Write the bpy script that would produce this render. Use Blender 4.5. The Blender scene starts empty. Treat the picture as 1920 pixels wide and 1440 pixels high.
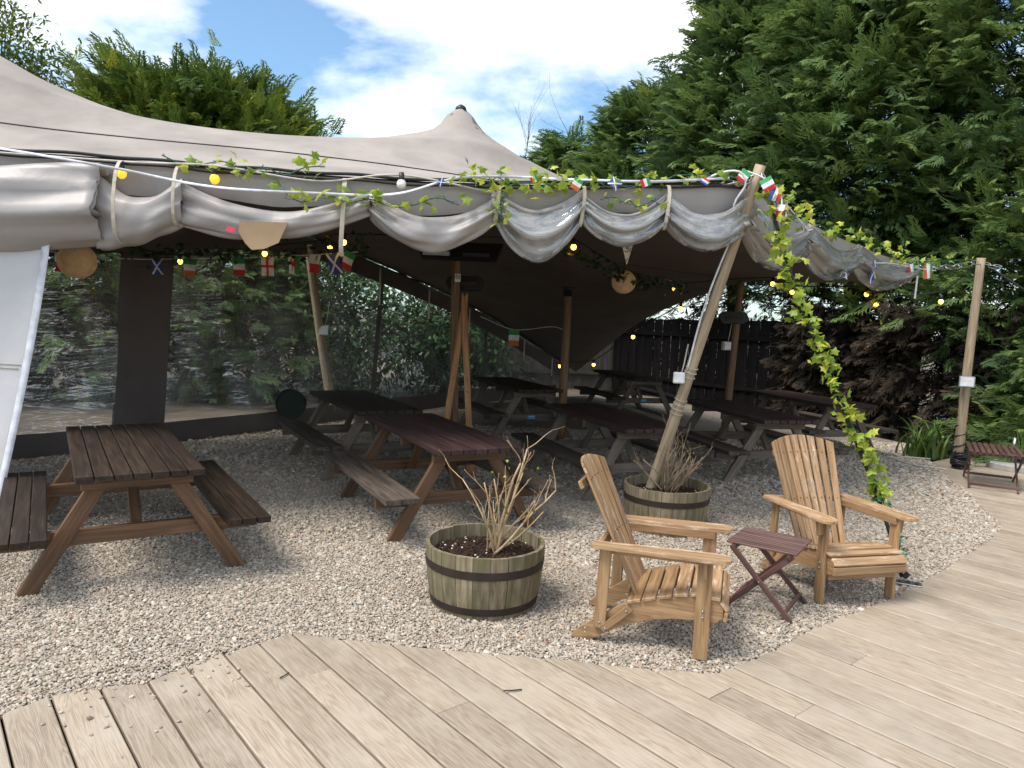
import bpy, bmesh, math, random
import numpy as np
from mathutils import Vector, Matrix, Euler

random.seed(7)
rng = np.random.default_rng(7)
sc = bpy.context.scene
COL = sc.collection
PI = math.pi

# ------------------------------------------------------------------ camera
cam = bpy.data.cameras.new('camera')
cam.sensor_width = 36.0
cam.lens = 36.0 * 1383.18 / 1920.0
cam.clip_end = 800
cam_ob = bpy.data.objects.new('camera', cam)
COL.objects.link(cam_ob)
pitch, roll = 0.09228, 0.04206
cam_ob.matrix_world = (Matrix.Translation((0, 0, 1.7887)) @ Matrix.Rotation(PI / 2 - pitch, 4, 'X')
                       @ Matrix.Rotation(roll, 4, 'Z'))
sc.camera = cam_ob

# ------------------------------------------------------------------ sky, sun, exposure
SUN_EL, SUN_AZ = math.radians(60), math.radians(-122)      # azimuth from +Y towards +X
world = bpy.data.worlds.new('World')
sc.world = world
world.use_nodes = True
nt = world.node_tree
for n in list(nt.nodes):
    nt.nodes.remove(n)
wout = nt.nodes.new('ShaderNodeOutputWorld')
bg = nt.nodes.new('ShaderNodeBackground')
bg.inputs['Strength'].default_value = 0.10
sky = nt.nodes.new('ShaderNodeTexSky')
sky.sky_type = 'NISHITA'
sky.sun_disc = False
sky.sun_elevation = SUN_EL
sky.sun_rotation = SUN_AZ
sky.air_density = 1.0
sky.dust_density = 0.6
sky.ozone_density = 1.6
tc = nt.nodes.new('ShaderNodeTexCoord')
mp = nt.nodes.new('ShaderNodeMapping')
mp.inputs['Scale'].default_value = (1.0, 1.0, 2.3)
mp.inputs['Location'].default_value = (3.3, 1.7, 0.9)
ns = nt.nodes.new('ShaderNodeTexNoise')
ns.inputs['Scale'].default_value = 2.6
ns.inputs['Detail'].default_value = 9
ns.inputs['Roughness'].default_value = 0.56
ns.inputs['Distortion'].default_value = 0.15
rp = nt.nodes.new('ShaderNodeValToRGB')
rp.color_ramp.elements[0].position = 0.42
rp.color_ramp.elements[0].color = (0.06, 0.06, 0.06, 1)
rp.color_ramp.elements[1].position = 0.63
rp.color_ramp.elements[1].color = (1, 1, 1, 1)
mix = nt.nodes.new('ShaderNodeMix')
mix.data_type = 'RGBA'
mix.inputs['B'].default_value = (11.0, 10.9, 10.8, 1)
nt.links.new(tc.outputs['Generated'], mp.inputs['Vector'])
nt.links.new(mp.outputs['Vector'], ns.inputs['Vector'])
nt.links.new(ns.outputs['Fac'], rp.inputs['Fac'])
nt.links.new(rp.outputs['Color'], mix.inputs['Factor'])
tn = nt.nodes.new('ShaderNodeMix')
tn.data_type = 'RGBA'
tn.blend_type = 'MULTIPLY'
tn.inputs['Factor'].default_value = 1
tn.inputs['B'].default_value = (0.72, 1.04, 1.16, 1)
nt.links.new(sky.outputs['Color'], tn.inputs['A'])
nt.links.new(tn.outputs['Result'], mix.inputs['A'])
nt.links.new(mix.outputs['Result'], bg.inputs['Color'])
nt.links.new(bg.outputs['Background'], wout.inputs['Surface'])

sun = bpy.data.lights.new('sun', 'SUN')
sun.energy = 2.4
sun.angle = math.radians(27)
sun.color = (1.0, 0.925, 0.835)
sun_ob = bpy.data.objects.new('sun', sun)
COL.objects.link(sun_ob)
sd = Vector((math.sin(SUN_AZ) * math.cos(SUN_EL), math.cos(SUN_AZ) * math.cos(SUN_EL), math.sin(SUN_EL)))
sun_ob.rotation_euler = sd.to_track_quat('Z', 'Y').to_euler()
sun_ob.location = (0, 10, 30)

sc.view_settings.view_transform = 'Standard'
sc.view_settings.look = 'None'
sc.view_settings.gamma = 1
sc.view_settings.exposure = 0.80
sc.render.engine = 'CYCLES'
sc.cycles.max_bounces = 8
sc.cycles.transparent_max_bounces = 24
sc.cycles.caustics_reflective = False
sc.cycles.caustics_refractive = False


# ------------------------------------------------------------------ materials
class NT:
    def __init__(s, name):
        s.m = bpy.data.materials.new(name)
        s.m.use_nodes = True
        s.t = s.m.node_tree
        s.b = s.t.nodes['Principled BSDF']
        s.out = s.t.nodes['Material Output']

    def n(s, typ, **kw):
        nd = s.t.nodes.new(typ)
        for k, v in kw.items():
            if k in nd.inputs:
                nd.inputs[k].default_value = v
            else:
                setattr(nd, k, v)
        return nd

    def l(s, a, b):
        s.t.links.new(a, b)

    def ramp(s, fac, stops):
        r = s.n('ShaderNodeValToRGB')
        e = r.color_ramp.elements
        while len(e) < len(stops):
            e.new(0.5)
        for i, (p, c) in enumerate(stops):
            e[i].position = p
            e[i].color = (*c, 1)
        s.l(fac, r.inputs['Fac'])
        return r.outputs['Color']

    def mul(s, a, b):
        m = s.n('ShaderNodeMix', data_type='RGBA', blend_type='MULTIPLY')
        m.inputs['Factor'].default_value = 1
        s.l(a, m.inputs['A'])
        if isinstance(b, tuple):
            m.inputs['B'].default_value = (*b, 1)
        else:
            s.l(b, m.inputs['B'])
        return m.outputs['Result']

    def mixc(s, f, a, b):
        m = s.n('ShaderNodeMix', data_type='RGBA')
        for v, k in ((f, 'Factor'), (a, 'A'), (b, 'B')):
            if isinstance(v, tuple):
                m.inputs[k].default_value = (*v, 1)
            elif isinstance(v, (int, float)):
                m.inputs[k].default_value = v
            else:
                s.l(v, m.inputs[k])
        return m.outputs['Result']

    def bump(s, h, strength, dist=0.01):
        b = s.n('ShaderNodeBump')
        b.inputs['Strength'].default_value = strength
        b.inputs['Distance'].default_value = dist
        s.l(h, b.inputs['Height'])
        s.l(b.outputs['Normal'], s.b.inputs['Normal'])
        return b


def plain(name, c, rough=0.6, metal=0.0, emit=None, es=0.0):
    m = NT(name)
    tcx = m.n('ShaderNodeTexCoord')
    no = m.n('ShaderNodeTexNoise', Scale=14.0, Detail=4.0)
    m.l(tcx.outputs['Object'], no.inputs['Vector'])
    k = 0.75
    m.l(m.ramp(no.outputs['Fac'], [(0.3, tuple(v * k for v in c)), (0.7, tuple(min(1, v * 1.15) for v in c))]), m.b.inputs['Base Color'])
    m.b.inputs['Roughness'].default_value = rough
    m.b.inputs['Metallic'].default_value = metal
    if emit:
        m.b.inputs['Emission Color'].default_value = (*emit, 1)
        m.b.inputs['Emission Strength'].default_value = es
    return m.m


def wood(name, dark, mid, light, rough=0.7, spec=0.5, ringfreq=1.0, wear=None, wear_amt=0.45, gscale=1.0, stain=None, bump=0.25, spread=0.25, vec='Object', rings=0.5):
    """grain along local X"""
    m = NT(name)
    tcx = m.n('ShaderNodeTexCoord')
    oi = m.n('ShaderNodeObjectInfo')
    add = m.n('ShaderNodeVectorMath', operation='MULTIPLY_ADD')
    comb = m.n('ShaderNodeCombineXYZ')
    for k in 'XYZ':
        m.l(oi.outputs['Random'], comb.inputs[k])
    m.l(comb.outputs['Vector'], add.inputs[0])
    add.inputs[1].default_value = (37, 11, 23)
    m.l(tcx.outputs[vec], add.inputs[2])
    mpp = m.n('ShaderNodeMapping')
    mpp.inputs['Scale'].default_value = (1.6 * gscale, 26 * gscale, 26 * gscale)
    m.l(add.outputs['Vector'], mpp.inputs['Vector'])
    g = m.n('ShaderNodeTexNoise', Scale=1.6, Detail=7.0, Roughness=0.62, Distortion=0.6)
    m.l(mpp.outputs['Vector'], g.inputs['Vector'])
    # broad cathedral rings
    mp2 = m.n('ShaderNodeMapping')
    mp2.inputs['Scale'].default_value = (0.55 * gscale, 7 * gscale, 7 * gscale)
    m.l(add.outputs['Vector'], mp2.inputs['Vector'])
    w0 = m.n('ShaderNodeTexNoise', Scale=1.3, Detail=2.0)
    m.l(mp2.outputs['Vector'], w0.inputs['Vector'])
    ms = m.n('ShaderNodeMath', operation='MULTIPLY')
    ms.inputs[1].default_value = 26 * ringfreq
    m.l(w0.outputs['Fac'], ms.inputs[0])
    sn = m.n('ShaderNodeMath', operation='SINE')
    m.l(ms.outputs[0], sn.inputs[0])
    sm = m.n('ShaderNodeMath', operation='MULTIPLY_ADD')
    m.l(sn.outputs[0], sm.inputs[0])
    sm.inputs[1].default_value = 0.11 * rings
    m.l(g.outputs['Fac'], sm.inputs[2])
    col = m.ramp(sm.outputs[0], [(0.28, dark), (0.5, mid), (0.74, light)])
    # per piece tint
    tint = m.n('ShaderNodeMapRange')
    tint.inputs['To Min'].default_value = 1 - spread
    tint.inputs['To Max'].default_value = 1 + spread
    m.l(oi.outputs['Random'], tint.inputs['Value'])
    col = m.mul(col, tint.outputs['Result'])
    big = m.n('ShaderNodeTexNoise', Scale=2.2, Detail=5.0, Roughness=0.6)
    m.l(add.outputs['Vector'], big.inputs['Vector'])
    if stain:
        f = m.ramp(big.outputs['Fac'], [(0.45, (0, 0, 0)), (0.68, (0.75, 0.75, 0.75))])
        col = m.mixc(f, col, stain)
    if wear:
        mp3 = m.n('ShaderNodeMapping')
        mp3.inputs['Scale'].default_value = (5, 26, 26)
        m.l(add.outputs['Vector'], mp3.inputs['Vector'])
        wn = m.n('ShaderNodeTexNoise', Scale=1.0, Detail=6.0, Roughness=0.7)
        m.l(mp3.outputs['Vector'], wn.inputs['Vector'])
        f = m.ramp(wn.outputs['Fac'], [(0.53, (0, 0, 0)), (0.66, (wear_amt,) * 3)])
        col = m.mixc(f, col, wear)
    m.l(col, m.b.inputs['Base Color'])
    m.b.inputs['Roughness'].default_value = rough
    m.b.inputs['Specular IOR Level'].default_value = spec
    m.bump(sm.outputs[0], bump, 0.006)
    return m.m


def fabric(name, c, rough=0.8, dirt=0.25, spec=0.3, weave=500, trans=0.0):
    m = NT(name)
    tcx = m.n('ShaderNodeTexCoord')
    a = m.n('ShaderNodeTexNoise', Scale=1.1, Detail=6.0, Roughness=0.6)
    b = m.n('ShaderNodeTexNoise', Scale=float(weave), Detail=1.0)
    m.l(tcx.outputs['Object'], a.inputs['Vector'])
    m.l(tcx.outputs['Object'], b.inputs['Vector'])
    col = m.ramp(a.outputs['Fac'], [(0.32, tuple(v * (1 - dirt) for v in c)), (0.6, c)])
    m.l(col, m.b.inputs['Base Color'])
    m.b.inputs['Roughness'].default_value = rough
    m.b.inputs['Specular IOR Level'].default_value = spec
    wr = m.n('ShaderNodeTexNoise', Scale=3.0, Detail=4.0, Distortion=0.8)
    m.l(tcx.outputs['Object'], wr.inputs['Vector'])
    ad = m.n('ShaderNodeMath', operation='MULTIPLY_ADD')
    m.l(b.outputs['Fac'], ad.inputs[0])
    ad.inputs[1].default_value = 0.03
    m.l(wr.outputs['Fac'], ad.inputs[2])
    m.bump(ad.outputs[0], 0.35, 0.03)
    if trans:
        tr = m.n('ShaderNodeBsdfTranslucent')
        m.l(col, tr.inputs['Color'])
        mx = m.n('ShaderNodeMixShader')
        mx.inputs[0].default_value = trans
        m.l(m.b.outputs[0], mx.inputs[1])
        m.l(tr.outputs[0], mx.inputs[2])
        m.l(mx.outputs[0], m.out.inputs['Surface'])
    return m.m


def clear_pvc(name, haze=0.06, scale=(2.0, 2.0, 2.0), rot=0.0, bump=0.6, dist=0.05, refl=0.06):
    m = NT(name)
    tcx = m.n('ShaderNodeTexCoord')
    mpp = m.n('ShaderNodeMapping')
    mpp.inputs['Scale'].default_value = scale
    mpp.inputs['Rotation'].default_value = (0, 0, rot)
    m.l(tcx.outputs['UV'], mpp.inputs['Vector'])
    no = m.n('ShaderNodeTexNoise', Scale=1.0, Detail=3.0, Roughness=0.5, Distortion=1.2)
    m.l(mpp.outputs['Vector'], no.inputs['Vector'])
    bp = m.n('ShaderNodeBump')
    bp.inputs['Strength'].default_value = bump
    bp.inputs['Distance'].default_value = dist
    m.l(no.outputs['Fac'], bp.inputs['Height'])
    tr = m.n('ShaderNodeBsdfTransparent')
    tr.inputs['Color'].default_value = (0.93, 0.94, 0.93, 1)
    df = m.n('ShaderNodeBsdfDiffuse')
    df.inputs['Color'].default_value = (0.72, 0.74, 0.76, 1)
    gl = m.n('ShaderNodeBsdfGlossy')
    gl.inputs['Roughness'].default_value = 0.07
    m.l(bp.outputs['Normal'], gl.inputs['Normal'])
    lw = m.n('ShaderNodeLayerWeight')
    lw.inputs['Blend'].default_value = 0.5
    m.l(bp.outputs['Normal'], lw.inputs['Normal'])
    pw_ = m.n('ShaderNodeMath', operation='POWER')
    pw_.inputs[1].default_value = 4.0
    m.l(lw.outputs['Facing'], pw_.inputs[0])
    fr = m.n('ShaderNodeMath', operation='MULTIPLY_ADD')
    fr.inputs[1].default_value = 0.85
    fr.inputs[2].default_value = refl
    m.l(pw_.outputs[0], fr.inputs[0])
    gm = m.n('ShaderNodeTexNoise', Scale=3.0, Detail=5.0)
    m.l(tcx.outputs['UV'], gm.inputs['Vector'])
    hz = m.n('ShaderNodeMapRange')
    hz.inputs['From Min'].default_value = 0.35
    hz.inputs['From Max'].default_value = 0.75
    hz.inputs['To Min'].default_value = haze * 0.4
    hz.inputs['To Max'].default_value = haze * 2
    m.l(gm.outputs['Fac'], hz.inputs['Value'])
    m1 = m.n('ShaderNodeMixShader')
    m.l(hz.outputs['Result'], m1.inputs[0])
    m.l(tr.outputs[0], m1.inputs[1])
    m.l(df.outputs[0], m1.inputs[2])
    m2 = m.n('ShaderNodeMixShader')
    m.l(fr.outputs[0], m2.inputs[0])
    m.l(m1.outputs[0], m2.inputs[1])
    m.l(gl.outputs[0], m2.inputs[2])
    m.l(m2.outputs[0], m.out.inputs['Surface'])
    m.t.nodes.remove(m.b)
    return m.m


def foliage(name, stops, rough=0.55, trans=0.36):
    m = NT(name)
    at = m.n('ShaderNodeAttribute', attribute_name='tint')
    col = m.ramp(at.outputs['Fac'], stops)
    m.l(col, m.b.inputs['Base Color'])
    m.b.inputs['Roughness'].default_value = rough
    m.b.inputs['Specular IOR Level'].default_value = 0.3
    tr = m.n('ShaderNodeBsdfTranslucent')
    m.l(col, tr.inputs['Color'])
    mx = m.n('ShaderNodeMixShader')
    mx.inputs[0].default_value = trans
    m.l(m.b.outputs[0], mx.inputs[1])
    m.l(tr.outputs[0], mx.inputs[2])
    m.l(mx.outputs[0], m.out.inputs['Surface'])
    return m.m


def leafmat(name, stops, trans=0.3, rough=0.45):
    m = NT(name)
    oi = m.n('ShaderNodeObjectInfo')
    col = m.ramp(oi.outputs['Random'], stops)
    m.l(col, m.b.inputs['Base Color'])
    m.b.inputs['Roughness'].default_value = rough
    tr = m.n('ShaderNodeBsdfTranslucent')
    m.l(col, tr.inputs['Color'])
    mx = m.n('ShaderNodeMixShader')
    mx.inputs[0].default_value = trans
    m.l(m.b.outputs[0], mx.inputs[1])
    m.l(tr.outputs[0], mx.inputs[2])
    m.l(mx.outputs[0], m.out.inputs['Surface'])
    return m.m


M = {}
M['deck'] = wood('deck_oak', (0.265, 0.21, 0.152), (0.34, 0.277, 0.207), (0.395, 0.33, 0.254), rough=0.65, gscale=1.9, spread=0.13,
                 stain=(0.43, 0.37, 0.295), wear=(0.52, 0.465, 0.385), wear_amt=0.14, bump=0.3, rings=1.3, ringfreq=3.2)
M['teak'] = wood('golden_teak', (0.18, 0.10, 0.045), (0.31, 0.185, 0.09), (0.42, 0.27, 0.145), rough=0.52, gscale=1.3, spread=0.14, wear=(0.62, 0.44, 0.29), wear_amt=0.18)
M['teak_worn'] = wood('worn_teak', (0.21, 0.115, 0.052), (0.37, 0.225, 0.115), (0.50, 0.34, 0.20), rough=0.55, gscale=1.3, spread=0.12, wear=(0.78, 0.64, 0.52), wear_amt=0.6)
M['dark_top'] = wood('dark_stained_wood', (0.014, 0.009, 0.006), (0.030, 0.019, 0.013), (0.054, 0.035, 0.024), rough=0.6, spec=0.25, spread=0.2)
M['maroon'] = wood('maroon_stained_wood', (0.024, 0.012, 0.012), (0.046, 0.025, 0.024), (0.075, 0.044, 0.042), rough=0.55, spec=0.22, spread=0.18)
M['brown_leg'] = wood('brown_leg_wood', (0.05, 0.024, 0.011), (0.12, 0.06, 0.028), (0.21, 0.115, 0.058), rough=0.6, spread=0.2, stain=(0.10, 0.052, 0.026))
M['grey_leg'] = wood('weathered_grey_wood', (0.07, 0.052, 0.038), (0.14, 0.11, 0.085), (0.22, 0.18, 0.145), rough=0.8, spread=0.2)
M['grey_bench'] = wood('dark_weathered_wood', (0.035, 0.026, 0.021), (0.075, 0.058, 0.047), (0.13, 0.105, 0.085), rough=0.8, spec=0.2, spread=0.2)
M['slat_maroon'] = wood('maroon_slat_wood', (0.055, 0.024, 0.02), (0.105, 0.05, 0.043), (0.17, 0.09, 0.078), rough=0.55, spread=0.2)
M['pole'] = wood('peeled_pole_wood', (0.20, 0.14, 0.085), (0.34, 0.255, 0.165), (0.46, 0.365, 0.25), rough=0.75, spread=0.08)
M['pole_brown'] = wood('brown_pole_wood', (0.10, 0.05, 0.025), (0.19, 0.105, 0.055), (0.28, 0.17, 0.095), rough=0.7, spread=0.08)
M['ski'] = wood('varnished_ski_wood', (0.22, 0.085, 0.028), (0.36, 0.155, 0.05), (0.46, 0.22, 0.08), rough=0.5)
M['stave'] = wood('mossy_stave_wood', (0.095, 0.072, 0.043), (0.20, 0.158, 0.098), (0.32, 0.265, 0.18), rough=0.85, stain=(0.10, 0.10, 0.038), spread=0.18)
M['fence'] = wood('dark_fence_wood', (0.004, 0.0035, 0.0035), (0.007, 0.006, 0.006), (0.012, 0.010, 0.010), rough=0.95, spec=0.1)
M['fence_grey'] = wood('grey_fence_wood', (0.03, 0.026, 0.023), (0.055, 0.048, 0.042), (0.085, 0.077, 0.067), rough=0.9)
M['bark'] = plain('bark', (0.05, 0.036, 0.026), 0.95)
M['twig'] = plain('pale_twig_bark', (0.42, 0.30, 0.17), 0.8)
M['twig_grey'] = plain('grey_twig_bark', (0.30, 0.22, 0.14), 0.85)
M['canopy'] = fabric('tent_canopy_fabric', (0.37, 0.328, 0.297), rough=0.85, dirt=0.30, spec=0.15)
M['canopy_shaded'] = fabric('tent_shaded_underside', (0.17, 0.15, 0.147), rough=0.9, dirt=0.2, spec=0.1)  # darkened copy of the canopy colour: interior shade painted into the underside
M['wallcloth'] = fabric('tent_wall_fabric', (0.36, 0.333, 0.32), rough=0.42, dirt=0.12, spec=0.5)
M['curtain'] = fabric('hanging_curtain_fabric', (0.60, 0.59, 0.60), rough=0.5, dirt=0.1, spec=0.4)
M['band'] = fabric('tent_band_fabric', (0.16, 0.14, 0.135), rough=0.8)
M['strap'] = plain('beige_webbing', (0.50, 0.45, 0.36), 0.8)
M['tape'] = plain('white_tape', (0.68, 0.70, 0.76), 0.6)
M['pvc'] = clear_pvc('clear_wall_sheet', 0.17, (1.4, 17, 1), 0.95, 1.0, 0.07, 0.17)
M['pvc_flat'] = clear_pvc('smooth_wall_sheet', 0.12, (0.8, 3, 1), 0.9, 0.25, 0.03)
M['pvc2'] = clear_pvc('clear_rolled_sheet', 0.16, (1.2, 3, 1), 0.4, 0.6, 0.05, 0.16)
M['black'] = plain('black_plastic', (0.012, 0.012, 0.014), 0.45)
M['rope'] = plain('dark_rope', (0.02, 0.019, 0.02), 0.8)
M['cable'] = plain('pale_cable', (0.50, 0.47, 0.42), 0.6)
M['white'] = plain('white_plastic', (0.70, 0.71, 0.72), 0.45)
M['metal'] = plain('galvanised_metal', (0.45, 0.46, 0.48), 0.35, 0.9)
M['hoop'] = plain('rusty_hoop', (0.040, 0.026, 0.021), 0.7, 0.3)
M['soil'] = plain('bark_mulch', (0.035, 0.018, 0.012), 0.95)
M['mulch'] = leafmat('mulch_chips', [(0.0, (0.03, 0.014, 0.009)), (0.75, (0.07, 0.035, 0.022)), (0.9, (0.12, 0.07, 0.045)), (1.0, (0.55, 0.5, 0.44))], 0.0, 0.9)
M['bulb'] = plain('lit_bulb', (0.9, 0.6, 0.15), 0.3, 0, (1.0, 0.50, 0.06), 5.0)
M['bulb_day'] = plain('yellow_bulb', (0.85, 0.55, 0.04), 0.25, 0, (1.0, 0.55, 0.03), 0.55)
M['bulb_off'] = plain('white_bulb', (0.80, 0.78, 0.72), 0.25)
M['paper'] = plain('paper_lantern', (0.48, 0.34, 0.20), 0.8, 0, (1.0, 0.55, 0.22), 0.03)
M['jute'] = fabric('brown_cloth', (0.40, 0.28, 0.17), 0.9)
M['concrete'] = plain('concrete', (0.38, 0.36, 0.33), 0.9)
for nm, c_ in dict(red=(0.55, 0.03, 0.03), green=(0.03, 0.28, 0.09), blue=(0.03, 0.07, 0.36), fwhite=(0.75, 0.75, 0.75), orange=(0.62, 0.15, 0.04),
                   navy=(0.012, 0.018, 0.06), teal=(0.02, 0.22, 0.15), skyblue=(0.05, 0.32, 0.55), pink=(0.75, 0.05, 0.12), dgreen=(0.004, 0.014, 0.010)).items():
    M[nm] = plain(nm + '_cloth', c_, 0.75)
M['ivycord'] = plain('green_cord', (0.03, 0.11, 0.06), 0.7)
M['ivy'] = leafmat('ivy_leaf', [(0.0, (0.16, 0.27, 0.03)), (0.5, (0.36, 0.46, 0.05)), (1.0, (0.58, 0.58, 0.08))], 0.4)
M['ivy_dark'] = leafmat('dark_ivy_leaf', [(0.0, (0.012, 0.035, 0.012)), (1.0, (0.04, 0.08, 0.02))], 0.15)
M['blade'] = leafmat('blade_leaf', [(0.0, (0.06, 0.13, 0.025)), (1.0, (0.16, 0.24, 0.05))], 0.3)
M['litter'] = leafmat('fallen_leaf', [(0.0, (0.16, 0.03, 0.02)), (0.5, (0.30, 0.10, 0.04)), (1.0, (0.35, 0.18, 0.07))], 0.1)
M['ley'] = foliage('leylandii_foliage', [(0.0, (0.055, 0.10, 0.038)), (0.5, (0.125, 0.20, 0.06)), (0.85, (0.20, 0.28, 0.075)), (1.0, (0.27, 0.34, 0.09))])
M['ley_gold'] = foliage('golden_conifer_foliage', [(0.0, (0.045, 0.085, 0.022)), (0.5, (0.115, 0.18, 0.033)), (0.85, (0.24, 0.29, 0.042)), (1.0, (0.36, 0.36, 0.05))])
M['dead'] = foliage('dead_conifer_foliage', [(0.0, (0.014, 0.011, 0.008)), (0.6, (0.038, 0.028, 0.018)), (1.0, (0.09, 0.064, 0.04))], 0.9, 0.05)
M['laurel'] = foliage('laurel_foliage', [(0.0, (0.03, 0.07, 0.028)), (0.6, (0.075, 0.15, 0.06)), (1.0, (0.16, 0.26, 0.10))], 0.32, 0.15)
M['decid'] = foliage('broadleaf_foliage', [(0.0, (0.05, 0.09, 0.015)), (0.6, (0.12, 0.17, 0.025)), (1.0, (0.24, 0.26, 0.035))], 0.5, 0.35)


# ------------------------------------------------------------------ helpers
def tag(o, label=None, cat=None, group=None, kind=None):
    if label:
        o['label'] = label
    if cat:
        o['category'] = cat
    if group:
        o['group'] = group
    if kind:
        o['kind'] = kind
    return o


def empty(name, loc=(0, 0, 0), rz=0.0, label=None, cat=None, group=None):
    o = bpy.data.objects.new(name, None)
    COL.objects.link(o)
    o.location = loc
    o.rotation_euler = (0, 0, rz)
    o.empty_display_size = 0.1
    return tag(o, label, cat, group)


def link(name, mesh, parent=None, mat=None):
    o = bpy.data.objects.new(name, mesh)
    COL.objects.link(o)
    if parent:
        o.parent = parent
    return o


def mesh_from(name, V, F, mats, smooth=False, midx=None, uv=None):
    me = bpy.data.meshes.new(name)
    me.from_pydata([tuple(v) for v in V], [], [tuple(f) for f in F])
    for m in (mats if isinstance(mats, (list, tuple)) else [mats]):
        me.materials.append(m)
    if midx is not None:
        me.polygons.foreach_set('material_index', np.asarray(midx, dtype=np.int32))
    if smooth:
        me.polygons.foreach_set('use_smooth', np.ones(len(me.polygons), dtype=bool))
    if uv is not None:
        l = me.uv_layers.new(name='UVMap')
        vi = np.zeros(len(me.loops), dtype=np.int32)
        me.loops.foreach_get('vertex_index', vi)
        l.data.foreach_set('uv', np.asarray(uv, dtype=np.float32)[vi].ravel())
    me.update()
    return me


def part(name, V, F, mat, parent=None, smooth=False, midx=None, uv=None):
    return link(name, mesh_from(name, V, F, mat, smooth, midx, uv), parent)


def tri_mesh(name, V, T, mat, tint=None, smooth=False):
    """fast big triangle mesh"""
    me = bpy.data.meshes.new(name)
    nv, ntri = len(V), len(T)
    me.vertices.add(nv)
    me.vertices.foreach_set('co', np.asarray(V, dtype=np.float32).ravel())
    me.loops.add(ntri * 3)
    me.loops.foreach_set('vertex_index', np.asarray(T, dtype=np.int32).ravel())
    me.polygons.add(ntri)
    me.polygons.foreach_set('loop_start', np.arange(0, ntri * 3, 3, dtype=np.int32))
    me.polygons.foreach_set('loop_total', np.full(ntri, 3, dtype=np.int32))
    if tint is not None:
        a = me.attributes.new('tint', 'FLOAT', 'POINT')
        a.data.foreach_set('value', np.asarray(tint, dtype=np.float32))
    me.materials.append(mat)
    me.update(calc_edges=True)
    if smooth:
        me.polygons.foreach_set('use_smooth', np.ones(ntri, dtype=bool))
    return me


_box = {}


def box_mesh(l, w, t, mat, bev=0.004):
    """bevelled bar, long axis X, centred"""
    key = (round(l, 4), round(w, 4), round(t, 4), mat.name, bev)
    if key in _box:
        return _box[key]
    bm = bmesh.new()
    bmesh.ops.create_cube(bm, size=1)
    bmesh.ops.scale(bm, vec=(l, w, t), verts=bm.verts)
    b = min(bev, 0.3 * min(l, w, t))
    bmesh.ops.bevel(bm, geom=list(bm.edges), offset=b, segments=1, affect='EDGES', profile=0.5)
    me = bpy.data.meshes.new('bar')
    bm.to_mesh(me)
    bm.free()
    me.materials.append(mat)
    _box[key] = me
    return me


def frame(p0, p1, up):
    p0, p1, up = Vector(p0), Vector(p1), Vector(up)
    x = (p1 - p0).normalized()
    y = up.cross(x)
    if y.length < 1e-5:
        y = Vector((0, 1, 0)).cross(x)
    y.normalize()
    z = x.cross(y)
    m = Matrix((x, y, z)).transposed().to_4x4()
    m.translation = (p0 + p1) / 2
    return m


def plank(name, p0, p1, w, t, mat, parent=None, up=(0, 0, 1), bev=0.004):
    l = (Vector(p1) - Vector(p0)).length
    o = link(name, box_mesh(l, w, t, mat, bev), parent)
    o.matrix_local = frame(p0, p1, up)
    return o


def prism(outline, t, axis='z'):
    """outline 2D list -> prism of thickness t centred on the plane with chamfered rim"""
    n = len(outline)
    P = np.array(outline, float)
    c = P.mean(0)
    ins = 0.0025
    D = P - c
    L = np.linalg.norm(D, axis=1, keepdims=True)
    Pi = c + D * np.maximum(0, (L - ins) / np.maximum(L, 1e-6))
    V = []
    for Q, z in ((Pi, -t / 2), (P, -t / 2 + ins), (P, t / 2 - ins), (Pi, t / 2)):
        for q in Q:
            V.append((q[0], q[1], z))
    F = [tuple(range(n - 1, -1, -1)), tuple(range(3 * n, 4 * n))]
    for r in range(3):
        for i in range(n):
            j = (i + 1) % n
            F.append((r * n + i, r * n + j, (r + 1) * n + j, (r + 1) * n + i))
    return V, F


def tube_data(pts, rads, sides=6, cap=True):
    P = [Vector(p) for p in pts]
    n = len(P)
    if not hasattr(rads, '__len__'):
        rads = [rads] * n
    V, F = [], []
    prev = None
    for i in range(n):
        d = (P[min(i + 1, n - 1)] - P[max(i - 1, 0)])
        if d.length < 1e-9:
            d = Vector((0, 0, 1))
        d.normalize()
        if prev is None:
            a = d.orthogonal().normalized()
        else:
            a = prev - d * prev.dot(d)
            if a.length < 1e-6:
                a = d.orthogonal()
            a.normalize()
        prev = a
        b = d.cross(a)
        for k in range(sides):
            th = 2 * PI * k / sides
            V.append(P[i] + (a * math.cos(th) + b * math.sin(th)) * rads[i])
    for i in range(n - 1):
        for k in range(sides):
            k2 = (k + 1) % sides
            F.append((i * sides + k, i * sides + k2, (i + 1) * sides + k2, (i + 1) * sides + k))
    if cap:
        F.append(tuple(range(sides - 1, -1, -1)))
        F.append(tuple((n - 1) * sides + k for k in range(sides)))
    return V, F


def tubes(name, lst, mat, parent=None, sides=6):
    V, F = [], []
    for pts, r in lst:
        v, f = tube_data(pts, r, sides)
        o = len(V)
        V += v
        F += [tuple(i + o for i in q) for q in f]
    return part(name, V, F, mat, parent, smooth=True)


def ball(name, loc, r, mat, parent=None, sub=2, scale=(1, 1, 1)):
    key = ('ball', round(r, 4), mat.name, sub, scale)
    if key not in _box:
        bm = bmesh.new()
        bmesh.ops.create_icosphere(bm, subdivisions=sub, radius=r)
        bmesh.ops.scale(bm, vec=scale, verts=bm.verts)
        me = bpy.data.meshes.new('ball')
        bm.to_mesh(me)
        bm.free()
        me.materials.append(mat)
        me.polygons.foreach_set('use_smooth', np.ones(len(me.polygons), dtype=bool))
        _box[key] = me
    o = link(name, _box[key], parent)
    o.location = loc
    return o


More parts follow.
